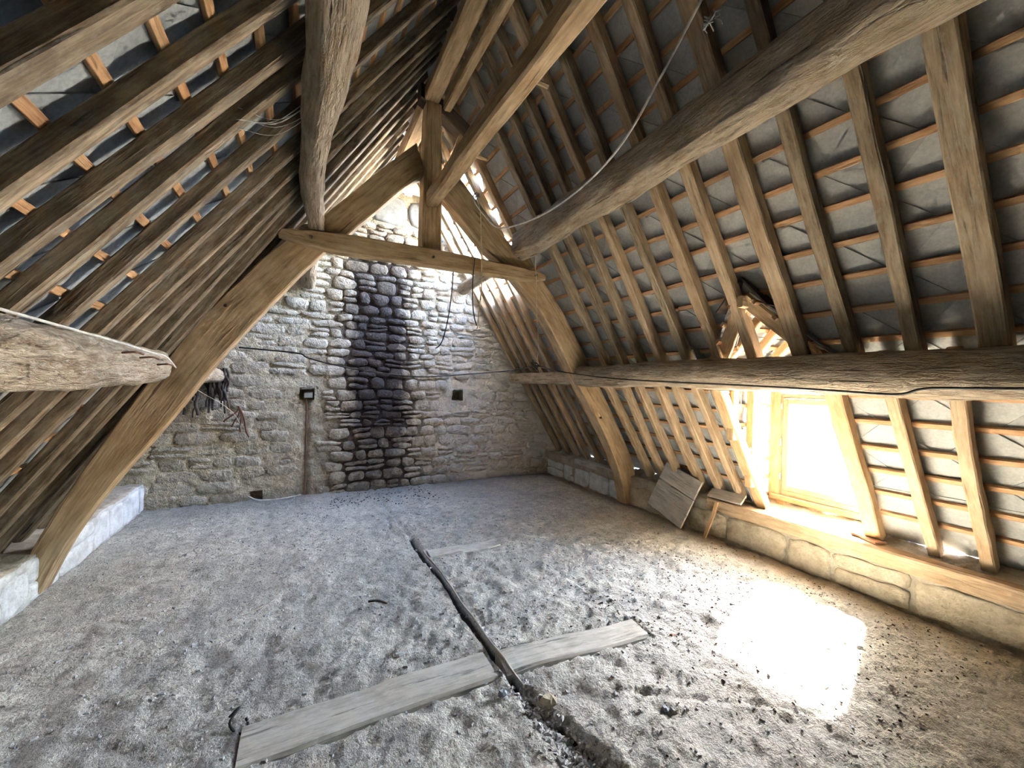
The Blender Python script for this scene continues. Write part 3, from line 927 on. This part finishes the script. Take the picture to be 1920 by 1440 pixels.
# dormer roof: rafters, battens, slates on both small slopes
dm = (DRZ - DEZ) / (DYC - DY0 + .08)
for sg in (-1, 1):
    eave = V((0, sg * (DYC - DY0 + .08), DEZ)); ridge = V((0, 0, DRZ)); dn = (eave - ridge).normalized(); nrm = V((0, sg * dm, 1)).normalized()
    for x in (3.35, 3.68, 4.01, 4.34):
        zi = min(DRZ, RZ - M * (x - RX)); t = 0.0
        a = V((x, DYC, 0)) + ridge; b = V((x, DYC, 0)) + eave
        dbeam('rafter', a + nrm * .03, b + nrm * .03, .07, .07, (1, 0, 0), MAT['new_pine'], segs=4, rough=.002)
    for i in range(5):
        c = ridge + dn * (.06 + i * .165); c = c + V((0, DYC, 0)) + nrm * .078
        x0 = RX + (RZ - c.z) / M + .0
        dbeam('batten', (x0, c.y, c.z), (WX + .15, c.y, c.z), .036, .026, dn, MAT['batten'], segs=2, rough=.001, ch=.002)
    for i in range(5):
        for k in range(6):
            c = ridge + dn * (.09 + i * .165) + V((0, DYC, 0)) + nrm * (.100)
            x0 = RX + (RZ - c.z) / M - .08 + k * .3; x1 = min(x0 + .297, WX + .2)
            if x1 - x0 < .05: continue
            o = c + V(((x0 + x1) / 2, 0, 0))
            pl = clip_poly([(x0 - .05, -.115), (x1, -.115), (x1, .115), (x0 - .05, .115)], lambda q: q[0] - plane_x(c.z + dn.z * q[1]) - .06)
            if len(pl) < 3: continue
            nn = len(pl); vv = [V((q[0] - (x0 + x1) / 2, 0, 0)) + dn * q[1] + nrm * (dd + q[1] * .05) for dd in (0, .006) for q in pl]
            me = mesh_from('slate', vv, [tuple(range(nn)), tuple(range(nn, 2 * nn))] + [(i_, (i_ + 1) % nn, nn + (i_ + 1) % nn, nn + i_) for i_ in range(nn)])
            link('slate', me, MAT['slate'], dorm, o - DO)
    cc = ridge + V((0, DYC, 0)) + nrm * .128
    dbeam('ridge_cap', V((plane_x(DRZ + .1) + .05, 0, 0)) + cc, V((WX + .2, 0, 0)) + cc, .32, .012, dn, MAT['dark_wood'], segs=2, rough=.001, ch=.002)
    # valley board where the small roof meets the main slope
    a = V((plane_x(DRZ, .03), DYC, DRZ + .05)); b = V((plane_x(DEZ, .03), DYC + sg * (DYC - DY0 + .06), DEZ + .05))
    dbeam('valley_board', a, b, .11, .03, (0, 1, 0), MAT['new_pine'], segs=4, rough=.002)
dbeam('ridge_board', (plane_x(DRZ) - .02, DYC, DRZ + .02), (WX + .1, DYC, DRZ + .02), .045, .09, (0, 1, 0), MAT['new_pine'], segs=3, rough=.002)
dbeam('header', (WX, DY0 - .1, DEZ + .02), (WX, DY1 + .1, DEZ + .02), .08, .10, (1, 0, 0), MAT['new_pine'], segs=3, rough=.002)
# gable triangle of the dormer above the window, boarded
for i in range(8):
    y0 = DY0 - .03 + i * .1225; y1 = y0 + .122; ym = (y0 + y1) / 2; zt = DRZ - dm * abs(ym - DYC) + .17
    if zt > DEZ + .1:
        dbeam('board', (WX + .05, ym, DEZ + .03), (WX + .05, ym, zt), .122, .022, (0, 1, 0), MAT['new_pine'], segs=2, rough=.001, ch=.002)
dbeam('sill_rail', (WX - .02, DY0 - .06, .515), (WX - .02, DY1 + .06, .515), .09, .055, (1, 0, 0), MAT['new_pine'], segs=3, rough=.002)
dbeam('sill_post', (WX - .02, DY1 - .04, .36), (WX - .02, DY1 - .04, .49), .08, .08, (1, 0, 0), MAT['new_pine'], segs=2, rough=.002)
dbeam('sill_post', (WX - .02, DY0 + .05, .36), (WX - .02, DY0 + .05, .49), .08, .08, (1, 0, 0), MAT['new_pine'], segs=2, rough=.002)
dbeam('sill_board', (WX + .05, DY0 - .1, .43), (WX + .05, DY1 + .1, .43), .02, .14, (1, 0, 0), MAT['grey_wood'], segs=3, rough=.001)

# ---- window
win = empty('window_1', (WX, DYC, .55)); tag(win, 'wooden casement window of the dormer, glaring with daylight', kind='structure')
WO = V((WX, DYC, .55))


def wframe(nm, y0, y1, z0, z1, fw, dp, x):
    """four mitred rails as one mesh"""
    V4, F4, U4 = [], [], []
    for (a, b, sd_) in (((x, y0 + fw / 2, z0), (x, y0 + fw / 2, z1), (0, 1, 0)), ((x, y1 - fw / 2, z0), (x, y1 - fw / 2, z1), (0, 1, 0)), ((x, y0 + fw, z0 + fw / 2), (x, y1 - fw, z0 + fw / 2), (0, 0, 1)), ((x, y0 + fw, z1 - fw / 2), (x, y1 - fw, z1 - fw / 2), (0, 0, 1))):
        a = V(a) - WO; b = V(b) - WO; d = (b - a).normalized(); sd_ = V(sd_); rg = [section(a.lerp(b, t), sd_, d.cross(sd_), fw, dp, .004) for t in (0, .5, 1)]
        v_, f_, u_ = loft_data(rg, True, random.random() * 9); b0 = len(V4)
        V4 += v_; F4 += [tuple(i_ + b0 for i_ in q) for q in f_]; U4 += u_
    return link(nm, mesh_from(nm, V4, F4, U4), MAT['window_wood'], win)


wframe('frame', DY0 - .03, DY1 + .015, .545, 1.58, .05, .07, WX)
sash = wframe('sash', DY0 + .022, DY1 - .037, .597, 1.528, .055, .045, WX - .025)
vv = [(dx, y_ - DYC, z_ - .55) for dx in (-.002, .002) for y_, z_ in ((DY0 + .07, .645), (DY1 - .085, .645), (DY1 - .085, 1.48), (DY0 + .07, 1.48))]
link('pane', mesh_from('pane', vv[:4], [(0, 1, 2, 3)]), MAT['glass'], sash, (-.02, 0, 0))
for z in (.70, 1.05, 1.42):
    loft('hinge', [[V((-.062 + .008 * math.cos(t), DY1 - .03 + .008 * math.sin(t) - DYC, z - .55 + q)) for t in [k * math.pi / 4 for k in range(8)]] for q in (0, .02, .04, .07)], MAT['metal'], sash, True)
portal('window_portal', (WX + .12, DYC, 1.07), (-1, 0, 0), .75, .86)
pp = slope_pt(1, S_OF(3.9), 5.35, .2)
portal('roof_gap_portal', pp, (-M / L, 0, -1 / L), 2.1, 2.3)

# ================================================================== CARPENTRY
Y0, Y1 = 4.03, 4.20
truss = empty('roof_truss', (RX, 4.1, 0)); tag(truss, 'heavy curved oak roof truss spanning the attic before the stone gable', 'roof truss')


def reparent(o, root):
    o.parent = root; o.location = o.location - root.location
    return o


reparent(strip_beam('principal_rafter', [((-1.80, .03), (-1.64, .03)), ((-1.74, .22), (-1.52, .36)), ((-1.585, .60), (-1.265, .80)), ((-1.21, 1.34), (-.955, 1.23)), ((-.95, 1.78), (-.74, 1.60)), ((-.69, 2.20), (-.50, 1.95)), ((-.40, 2.58), (-.16, 2.42)), ((-.20, 2.82), (.06, 2.70)), ((-.10, 2.90), (.16, 2.82))], Y0, Y1, MAT['oak']), truss)
reparent(strip_beam('principal_rafter', [((4.10, .02), (3.90, .02)), ((4.08, .45), (3.80, .42)), ((3.93, .776), (3.629, .794)), ((3.386, 1.639), (3.043, 1.632)), ((2.905, 2.38), (2.575, 2.393)), ((2.602, 2.76), (2.219, 2.731)), ((2.42, 2.93), (2.08, 2.86))], Y0, Y1, MAT['oak']), truss)
reparent(strip_beam('upper_principal', [((-.02, 2.96), (.30, 2.95)), ((.40, 3.44), (.60, 3.29)), ((.773, 3.861), (.884, 3.608)), ((.95, 4.04), (1.05, 3.75))], Y0 + .01, Y1, MAT['oak']), truss)
reparent(strip_beam('upper_principal', [((2.38, 3.0), (2.074, 2.91)), ((2.10, 3.165), (1.822, 3.034)), ((1.75, 3.50), (1.52, 3.31)), ((1.406, 3.83), (1.21, 3.60)), ((1.29, 3.95), (1.16, 3.66))], Y0 + .01, Y1, MAT['oak']), truss)
reparent(strip_beam('collar_beam', [((-.20, 2.90), (-.23, 2.845)), ((.10, 2.945), (.096, 2.755)), ((1.1, 2.965), (1.1, 2.79)), ((1.9, 2.945), (1.9, 2.795)), ((2.30, 2.935), (2.30, 2.80)), ((2.47, 2.90), (2.47, 2.835))], Y0 - .10, Y0 + .02, MAT['oak']), truss)
reparent(strip_beam('king_post', [((1.025, 2.94), (1.235, 2.94)), ((1.03, 3.3), (1.23, 3.3)), ((1.03, 3.55), (1.225, 3.55)), ((1.035, 4.1), (1.215, 4.1)), ((1.045, 4.50), (1.20, 4.50))], Y0 - .01, Y1, MAT['oak']), truss)
reparent(strip_beam('strut', [((1.27, 3.80), (1.36, 3.86)), ((1.36, 4.10), (1.46, 4.10)), ((1.42, 4.30), (1.50, 4.24))], Y0 + .03, Y1 - .03, MAT['oak']), truss)
reparent(strip_beam('dark_brace', [((.99, 4.70), (.99, 4.52)), ((1.3, 4.56), (1.3, 4.38)), ((1.66, 4.34), (1.66, 4.17))], Y0 + .02, Y1, MAT['dark_wood']), truss)
for (x, z) in ((.02, 2.86), (2.33, 2.87), (1.12, 2.87), (3.42, 1.20), (-.60, 2.20)):
    reparent(loft('peg', [[V((x + .012 * math.cos(t), y, z + .012 * math.sin(t))) for t in [k * math.pi / 4 for k in range(8)]] for y in (Y0 - .125 if z > 2.5 else Y0 - .015, Y0 + .03)], MAT['dark_wood'], None, True), truss)

tag(log('purlin', (2.13, -3.1, 3.27), (2.19, 4.03, 3.19), .165, .135, MAT['log'], segs=180, bumps=.20, seed=4.2, wander=.07, flat=(.9, 1.15), bow=V((-.02, 0, .03)), square=.35), 'thick rough-hewn purlin high under the pale slope, running to the truss', 'purlin')
tag(log('purlin', (3.10, -3.1, 1.72), (3.10, 4.05, 1.735), .155, .12, MAT['log'], segs=180, bumps=.16, seed=9.1, wander=.05, flat=(.95, 1.0), square=.3), 'rough-hewn purlin at eye height crossing above the dormer window', 'purlin')
tag(log('purlin', (-.86, -3.1, 1.72), (-.93, 3.66, 1.665), .17, .105, MAT['pale_log'], segs=160, bumps=.22, seed=2.6, wander=.05, flat=(.9, 1.1)), 'pale dusty knotty log purlin ending bluntly at the curved truss leg', 'purlin')
tag(log('purlin', (.05, -3.1, 3.08), (.055, 4.05, 3.05), .165, .085, MAT['log'], segs=160, bumps=.24, seed=7.7, wander=.06, flat=(.85, 1.25)), 'gnarled purlin hanging high under the dark slope above the truss shoulder', 'purlin')
tag(log('purlin', (2.2, 4.2, 3.18), (2.26, 6.2, 3.13), .10, .09, MAT['log'], segs=24, bumps=.14, seed=3.3, wander=.02), 'short round purlin from truss to gable, lit blue from the roof gap', 'purlin')
tag(log('purlin', (3.15, 4.2, 1.73), (3.22, 6.2, 1.71), .09, .085, MAT['log'], segs=24, bumps=.14, seed=5.3, wander=.02), 'short purlin between truss leg and gable, about eye height', 'purlin')
tag(log('purlin', (.0, 4.2, 2.98), (.0, 6.2, 2.95), .085, .10, MAT['log'], segs=24, bumps=.16, seed=6.3, wander=.02), 'short purlin stub behind the collar beam end, against the gable', 'purlin')
tag(log('purlin', (-.95, 4.2, 1.62), (-.98, 6.2, 1.62), .08, .09, MAT['log'], segs=24, bumps=.16, seed=8.3, wander=.02), 'short dark purlin behind the curved truss leg, reaching the gable', 'purlin')
tag(beam('ridge_beam', (1.11, -3.1, 4.60), (1.11, 6.4, 4.58), .15, .15, (1, 0, 0), MAT['oak'], segs=24, rough=.012, ch=.02, waver=.02), 'squared ridge beam along the top of the attic', 'beam')
tag(beam('side_timber', (1.27, -3.1, 4.50), (1.27, 4.02, 4.50), .09, .11, (1, 0, 0), MAT['oak'], segs=20, rough=.010, ch=.015, waver=.015), 'second narrower timber lying beside the ridge beam', 'beam')
tie = empty('tie_timber', (1.13, 4.0, 3.45)); tag(tie, 'long split timber running level from the king post overhead', 'beam')
reparent(beam('timber', (1.13, 4.16, 3.50), (1.135, -2.5, 3.36), .13, .15, (1, 0, 0), MAT['oak'], segs=26, rough=.014, ch=.02, waver=.02), tie)
for y in (2.05, 2.95):
    reparent(loft('peg', [[V((x, y + .014 * math.cos(t), 3.42 + .014 * math.sin(t))) for t in [k * math.pi / 3 for k in range(6)]] for x in (1.10, 1.27)], MAT['oak']), tie)

tag(beam('wall_plate', (4.03, -2.8, LEDGE - .045), (4.03, 2.86, LEDGE - .04), .13, .125, (1, 0, 0), MAT['rafter'], segs=22, rough=.006, ch=.012, waver=.006), 'long brown plank capping the low stone wall below the window', 'plank')
tag(beam('wall_plate', (4.05, 4.25, LEDGE - .03), (4.04, 5.3, LEDGE - .02), .12, .09, (1, 0, 0), MAT['grey_wood'], segs=6, rough=.006, ch=.012), 'short grey plank on the low wall beyond the truss foot', 'plank')

# floor timbers, flush with the screed
for (a, b, w), lb in zip(BEAM_R, ('long weathered grey timber let into the floor, near the viewer', 'grey cracked timber let into the floor, across the crack from the long one', 'short dusty timber let into the floor far down the crack')):
    tag(beam('floor_timber', (a[0], a[1], -.034), (b[0], b[1], -.034), w, .08, (0, 1, 0), MAT['floor_wood'], segs=11, rough=.005, ch=.012, waver=.010), lb, 'floor timber')
lath = [V((crack_x(y) + .018, y, .012 + .008 * nz((y * 3, 5, 5)))) for y in [1.80 + i * .075 for i in range(26)]]
rings = []
for i, p in enumerate(lath):
    d = (lath[min(i + 1, 25)] - lath[max(i - 1, 0)]).normalized(); a = d.cross(V((0, 0, 1))).normalized()
    rings.append(section(p + V((0, 0, .002)), a, V((0, 0, 1)), .008, .018, .002))
tag(loft('edge_lath', rings, MAT['floor_wood']), 'thin pale lath standing on edge in the long floor crack', 'lath')

# ================================================================== LOOSE THINGS
# hatch panel leaning against the low wall beside the truss foot
P = [V((3.90, 3.62, .13)), V((3.80, 3.06, .02)), V((3.98, 2.80, .43)), V((4.05, 3.30, .66))]   # lower far, lower near, upper near, upper far
hx = (P[1] - P[0]); hy = (P[3] - P[0]); hn = hx.cross(hy).normalized()
if hn.x > 0: hn = -hn
hat = empty('hatch_panel', P[1]); tag(hat, 'grey wooden hatch panel of two boards leaning on the low wall', 'panel')
hu, hv = hx.normalized(), (hy - hx.normalized() * hy.dot(hx.normalized())).normalized(); HWD, HHT = .60, .58
HO = P[1] - hu * HWD
for (v0, v1) in ((0, .350), (.364, .58)):
    c0 = HO + hv * (v0 + v1) / 2; c1 = c0 + hu * HWD
    reparent(beam('board', c0, c1, v1 - v0, .022, hv, MAT['grey_wood'], segs=5, rough=.001, ch=.004, waver=.001), hat)
for u in (.06, .52):
    reparent(beam('cleat', HO + hu * u + hn * -.022, HO + hu * u + hv * .58 + hn * -.022, .06, .02, hu, MAT['grey_wood'], segs=3, rough=.001, ch=.003), hat)
tag(beam('small_board', (4.02, 2.86, .46), (4.02, 2.48, .475), .13, .02, (.8, 0, .6), MAT['grey_wood'], segs=4, rough=.002, ch=.004), 'small weathered board tilted on the low wall beside the hatch panel', 'board')
tag(beam('prop_stick', (3.86, 2.80, .0), (3.945, 2.72, .40), .034, .022, (0, 1, 0), MAT['new_pine'], segs=3, rough=.001, ch=.002), 'short pale stick propped upright against the low wall plank', 'stick')
tag(beam('scrap_board', (4.17, 1.60, .415), (4.05, 1.40, .42), .09, .018, (1, .6, 0), MAT['brick_red'], segs=3, rough=.002, ch=.003), 'reddish scrap of board lying on the ledge at the foot of a rafter', 'board')
tag(beam('ledge_board', (4.20, 2.9, LEDGE + .055), (4.20, 2.42, LEDGE + .05), .11, .02, (1, 0, 0), MAT['grey_wood'], segs=3, rough=.002, ch=.003), 'thin grey board lying flat on the ledge towards the window', 'board')

# cables
CP = [(1.88, 1.46, 3.74), (1.95, 1.80, 3.57), (2.03, 2.22, 3.40), (2.06, 2.68, 3.31), (2.05, 3.22, 3.285), (1.98, 3.65, 3.30), (1.80, 3.84, 3.28), (1.66, 3.92, 3.42), (1.55, 3.94, 3.56), (1.56, 3.95, 3.63), (1.60, 3.94, 3.64), (1.60, 3.93, 3.60), (1.55, 3.93, 3.585)]
CP = [(V(p) - V((0, 0, 1.6))) * (.86 if i in (2, 3, 4, 5) else (.92 if i in (1, 6) else .99)) + V((0, 0, 1.6)) for i, p in enumerate(CP)]
tag(cord('white_cable', CP, .008, MAT['white_cable']), 'white cable sagging from the roof to a small loop at the truss', 'cable')
tag(cord('cream_cord', [(1.57, 3.92, 3.60), (1.615, 3.91, 3.45), (1.63, 3.905, 3.2), (1.64, 3.90, 2.9), (1.64, 3.89, 2.6), (1.60, 3.88, 2.18)], .007, MAT['cream_cord']), 'cream cord hanging straight down past the collar beam', 'cord')
from_left = [(-.50, 4.02, 1.86), (-.28, 4.02, 1.85), (-.05, 4.02, 1.835), (.02, 4.02, 1.80), (.24, 4.01, 1.745), (.60, 4.0, 1.69), (1.05, 4.0, 1.66), (1.6, 4.0, 1.71), (2.05, 4.0, 1.76), (2.40, 3.99, 1.835)]
tag(cord('black_wire', from_left, .007, MAT['black_wire']), 'black wire strung across the attic in front of the sooty wall', 'wire')
tag(cord('black_wire', [(2.40, 3.99, 1.835), (2.62, 3.97, 1.79), (2.84, 3.96, 1.765), (2.87, 3.3, 1.70), (2.88, 2.6, 1.665), (2.90, 2.0, 1.645), (2.92, 1.5, 1.625), (2.91, 1.2, 1.61), (2.91, .95, 1.60), (2.90, .82, 1.635), (2.90, .5, 1.64), (2.9, -.5, 1.66)], .007, MAT['black_wire']), 'black wire clipped along the eye-height purlin past the dormer', 'wire')
tag(cord('black_wire', [(1.56, 3.90, 2.93), (1.545, 3.90, 2.7), (1.55, 3.9, 2.45), (1.575, 3.9, 2.3), (1.60, 3.9, 2.22)], .006, MAT['black_wire']), 'short black wire dangling from the collar beam beside the cream cord', 'wire')
tag(cord('black_wire', [(1.40, 4.10, 2.90), (1.385, 4.1, 2.6), (1.35, 4.1, 2.3), (1.30, 4.1, 2.08), (1.26, 4.1, 2.0), (1.22, 4.1, 1.97)], .006, MAT['black_wire']), 'curved black wire end dangling below the collar beam over the pale wall', 'wire')
tag(cord('hanging_string', [(2.30, 3.92, 3.10), (2.32, 3.90, 2.85), (2.35, 3.92, 2.5), (2.40, 3.95, 2.15), (2.42, 3.98, 1.98), (2.40, 3.99, 1.84)], .004, MAT['string']), 'thin brown string holding up the knot of the black wire', 'string')
kn = empty('wire_knot', (2.40, 3.99, 1.835)); tag(kn, 'twisted knot joining the black wires under the hanging string', 'knot')
for k in range(3):
    r = random.Random(k); pts = [V((r.uniform(-.06, .06), r.uniform(-.03, .03), r.uniform(-.07, .07))) for _ in range(6)]
    cord('twist', pts, .005, MAT['black_wire'], kn)
tag(cord('thin_white_cord', [(-.72, .9, 1.78), (-.72, 1.4, 1.772), (-.73, 1.9, 1.76), (-.745, 2.4, 1.748), (-.775, 2.9, 1.735), (-.80, 3.3, 1.728), (-.82, 3.62, 1.665)], .005, MAT['white_cable']), 'thin white cord lying along the pale log purlin', 'cord')
tag(cord('thin_string', [(-.84, 4.19, 1.52), (-.60, 4.8, 1.20), (-.60, 5.5, .62), (-.62, 6.08, .17)], .003, MAT['string']), 'thin pale string running down to the floor recess in the gable', 'string')
tag(cord('floor_cable', [(-.62, 6.06, .09), (-.50, 6.02, .035), (-.30, 6.0, .03), (-.12, 6.05, .03), (-.02, 6.08, .04)], .006, MAT['white_cable']), 'pale cable end curling out of the recess at floor level', 'cable')
tag(cord('groove_strip', [(CRK(z) + .004, YB - .012, z) for z in (.02, .2, .4, .6, .8, 1.0, 1.2, 1.33)], .010, MAT['rust']), 'rusty brown conduit running down the gable from the socket box', 'groove')  # strip standing in for the dark groove in the wall, no pipe there
sb = empty('socket_box', (.03, 6.1, 1.34)); tag(sb, 'small dark socket box set in a recess of the gable', 'socket box')
bx = beam('box', (-.035, 0.03, .01), (.065, .03, .01), .06, .075, (0, 1, 0), MAT['plastic'], sb, segs=2, rough=0, ch=.004)
bx.location.z += .04
beam('lid', (-.06, .02, .135), (.10, -.02, .15), .05, .012, (0, 1, 0), MAT['metal'], sb, segs=2, rough=0, ch=.002)

# cobweb and root clumps hanging on the gable under the truss leg
for nm, lb, c, hh, k in (('root_clump', 'black clump of old roots and cobweb hanging under the truss leg', (-.95, 6.06, 1.72), .60, 22), ('root_clump', 'smaller dark root strand hanging lower beside the big clump', (-1.23, 6.05, 1.45), .34, 6), ('root_clump', 'forked brown root on the gable below the big clump', (-.74, 6.06, 1.25), .40, 4)):
    rt = empty(nm, c); tag(rt, lb, 'root clump')
    r = random.Random(hh)
    for i in range(k):
        x = r.uniform(-.10, .10); dx = r.uniform(-.05, .05); ln = hh * r.uniform(.35, 1.0); w_ = r.uniform(-.03, .03)
        pts = [V((x + dx * j / 5 + w_ * math.sin(j * 1.7), r.uniform(-.03, .02), -ln * j / 5)) for j in range(6)]
        if k == 4: pts = [V((.09 * (i - 1.5) * (j / 5) ** 1.3 + .02 * math.sin(j), 0, -hh * (j / 5) * (.5 + .17 * i))) for j in range(6)]
        cord('strand', pts, r.uniform(.008, .020) if k > 4 else .011, MAT['soot_rag'] if k > 4 else MAT['rust'], rt, 4, 6)
# cobweb tatter under the roof near the white cable
cw = empty('cobweb', (1.90, 1.42, 3.66)); tag(cw, 'grey tatter of cobweb hanging beside the white cable', 'cobweb')
r = random.Random(5)
for i in range(7):
    pts = [V((r.uniform(-.02, .05), r.uniform(-.04, .04), -.02 * j - .01)) for j in range(5)]
    cord('thread', pts, .003, MAT['web'], cw, 4, 4)
cw = empty('cobweb', (-.02, 2.4, 3.02)); tag(cw, 'dusty cobweb slung between the dark rafters and the gnarled purlin', 'cobweb')
for i in range(6):
    a = V((.0, r.uniform(-.05, .05), r.uniform(-.05, .05))); b = V((-.28, r.uniform(-.25, -.1), -.22 + r.uniform(-.08, .05)))
    cord('thread', [a, (a + b) / 2 + V((0, 0, -.06)), b], .0016, MAT['web'], cw, 5, 4)
# nails in the pale log
nl = [(-.72, 2.35, 1.70), (-.73, 2.6, 1.69), (-.74, 2.9, 1.665)]
for (x, y, z), w in zip(nl, ('nearest of', 'middle of', 'furthest of')):
    tag(cord('bent_nail', [(x, y, z), (x + .05, y - .01, z + .005), (x + .055, y + .06, z)], .005, MAT['rust'], None, 4, 5), {'nearest of': 'rusty bent nail in the pale log, farthest from its blunt end', 'middle of': 'rusty bent nail in the pale log, between two other nails', 'furthest of': 'rusty bent nail in the pale log, next to its blunt end'}[w], 'nail', 'bent nails in the pale log')


# floor litter
def chunk(name, loc, size, mat, label, cat, seed, flat=.5):
    r = random.Random(seed); vs_, fs = [], []
    n = 7
    for lv, sc in ((0, .85), (.5, 1.0), (1, .6)):
        for k in range(n):
            th = 2 * math.pi * k / n + r.uniform(-.2, .2); q = sc * r.uniform(.75, 1.1)
            vs_.append((size[0] * q * math.cos(th), size[1] * q * math.sin(th), size[2] * lv * r.uniform(.8, 1.1)))
    for g in (0, 1):
        for k in range(n): fs.append((g * n + k, g * n + (k + 1) % n, (g + 1) * n + (k + 1) % n, (g + 1) * n + k))
    fs.append(tuple(reversed(range(n)))); fs.append(tuple(range(2 * n, 3 * n)))
    return tag(link(name, mesh_from(name, vs_, fs), mat, None, (loc[0], loc[1], floor_h(loc[0], loc[1]) - .004)), label, cat)


chunk('stone_chip', (.93, 1.80), (.028, .020, .03), MAT['shard'], 'grey stone chip beside the gap between the floor timbers', 'stone', 1)
chunk('stone_chip', (1.62, 1.37), (.022, .02, .022), MAT['shard'], 'grey stone chip on the bare floor beyond the gravel trench', 'stone', 2)
chunk('earth_clod', (1.12, 1.66), (.05, .035, .04), MAT['low_stone'], 'pale earth clod at the rim of the gravel trench', 'clod', 3)
chunk('stone_chip', (.52, 2.33), (.045, .018, .022), MAT['gravel'], 'pale flat chip on the far edge of the long floor timber', 'stone', 4)
chunk('plaster_lump', (1.48, .92), (.022, .02, .025), MAT['shard'], 'round grey pebble near the lower edge of the sunlit floor', 'pebble', 5)
chunk('leaf_scrap', (2.15, 1.78), (.02, .014, .012), MAT['brick_red'], 'small brown leaf scrap beyond the end of the cracked floor timber', 'leaf', 6)
fh = floor_h
tag(cord('twig', [(.44, 3.0, fh(.44, 3.0) + .008), (.50, 2.98, fh(.5, 2.98) + .01), (.56, 2.93, fh(.56, 2.93) + .008)], .008, MAT['debris'], None, 4, 5), 'black twig lying alone on the pale floor', 'twig')
tag(cord('straw', [(-.42, 3.15, fh(-.42, 3.15) + .008), (-.30, 3.20, fh(-.3, 3.2) + .014), (-.16, 3.3, fh(-.16, 3.3) + .008)], .004, MAT['string'], None, 4, 5), 'pale curved straw on the dark side of the floor', 'straw')
tag(cord('wire_twist', [(-.28, 2.24, fh(-.28, 2.24) + .01), (-.24, 2.22, fh(-.24, 2.22) + .05), (-.27, 2.17, fh(-.27, 2.17) + .03), (-.23, 2.15, fh(-.23, 2.15) + .012), (-.20, 2.17, fh(-.2, 2.17) + .025), (-.21, 2.20, fh(-.21, 2.2) + .01)], .006, MAT['black_wire'], None, 6, 5), 'small black twist of wire on the floor near the long timber', 'wire')


def scatter(name, count, region, size, mat, label, cat, seed, weight=None):
    r = random.Random(seed); v, f = [], []
    while len(f) < count * 5:
        x = r.uniform(region[0], region[1]); y = r.uniform(region[2], region[3])
        if weight and r.random() > weight(x, y): continue
        if in_beam(x, y): continue
        s = r.uniform(*size); th = r.uniform(0, 6.3); el = r.uniform(1, 2.6); z = floor_h(x, y)
        b0 = len(v); ca, sa = math.cos(th), math.sin(th)
        for px, py in ((-el, -1), (el, -1), (el * .9, 1), (-el * .9, 1)): v.append((x + (px * ca - py * sa) * s / 2, y + (px * sa + py * ca) * s / 2, z - .002))
        for px, py in ((-el * .7, -.6), (el * .7, -.6), (el * .6, .6), (-el * .6, .6)): v.append((x + (px * ca - py * sa) * s / 2, y + (px * sa + py * ca) * s / 2, z + s * r.uniform(.3, .7)))
        f += [(b0 + 4, b0 + 5, b0 + 6, b0 + 7)] + [(b0 + k, b0 + (k + 1) % 4, b0 + 4 + (k + 1) % 4, b0 + 4 + k) for k in range(4)]
    return tag(link(name, mesh_from(name, v, f), mat), label, cat, kind='stuff')


scatter('dark_litter', 800, (.9, 3.85, .7, 3.6), (.004, .0095), MAT['debris'], 'dark specks of litter strewn over the sunlit side of the floor', 'litter', 2, lambda x, y: .25 + .75 * (1 if 1.9 < x and y < 2.6 else .1))
scatter('gravel_bits', 1500, (1.0, 1.5, .7, 1.85), (.006, .018), MAT['gravel'], 'loose grey gravel filling the trench at the end of the crack', 'gravel', 3, lambda x, y: 1 if abs(x - crack_x(y) - .1 * (1.8 - y)) < .06 + .08 * (1.8 - y) else 0)
scatter('floor_grit', 1800, (-1.5, 3.7, .6, 5.5), (.006, .016), MAT['gravel'], 'fine pale grit scattered over the whole attic floor', 'grit', 4)
scatter('soot_flakes', 240, (.3, 1.7, 5.3, 6.05), (.005, .016), MAT['debris'], 'dark soot flakes on the floor at the foot of the stain', 'soot', 6)
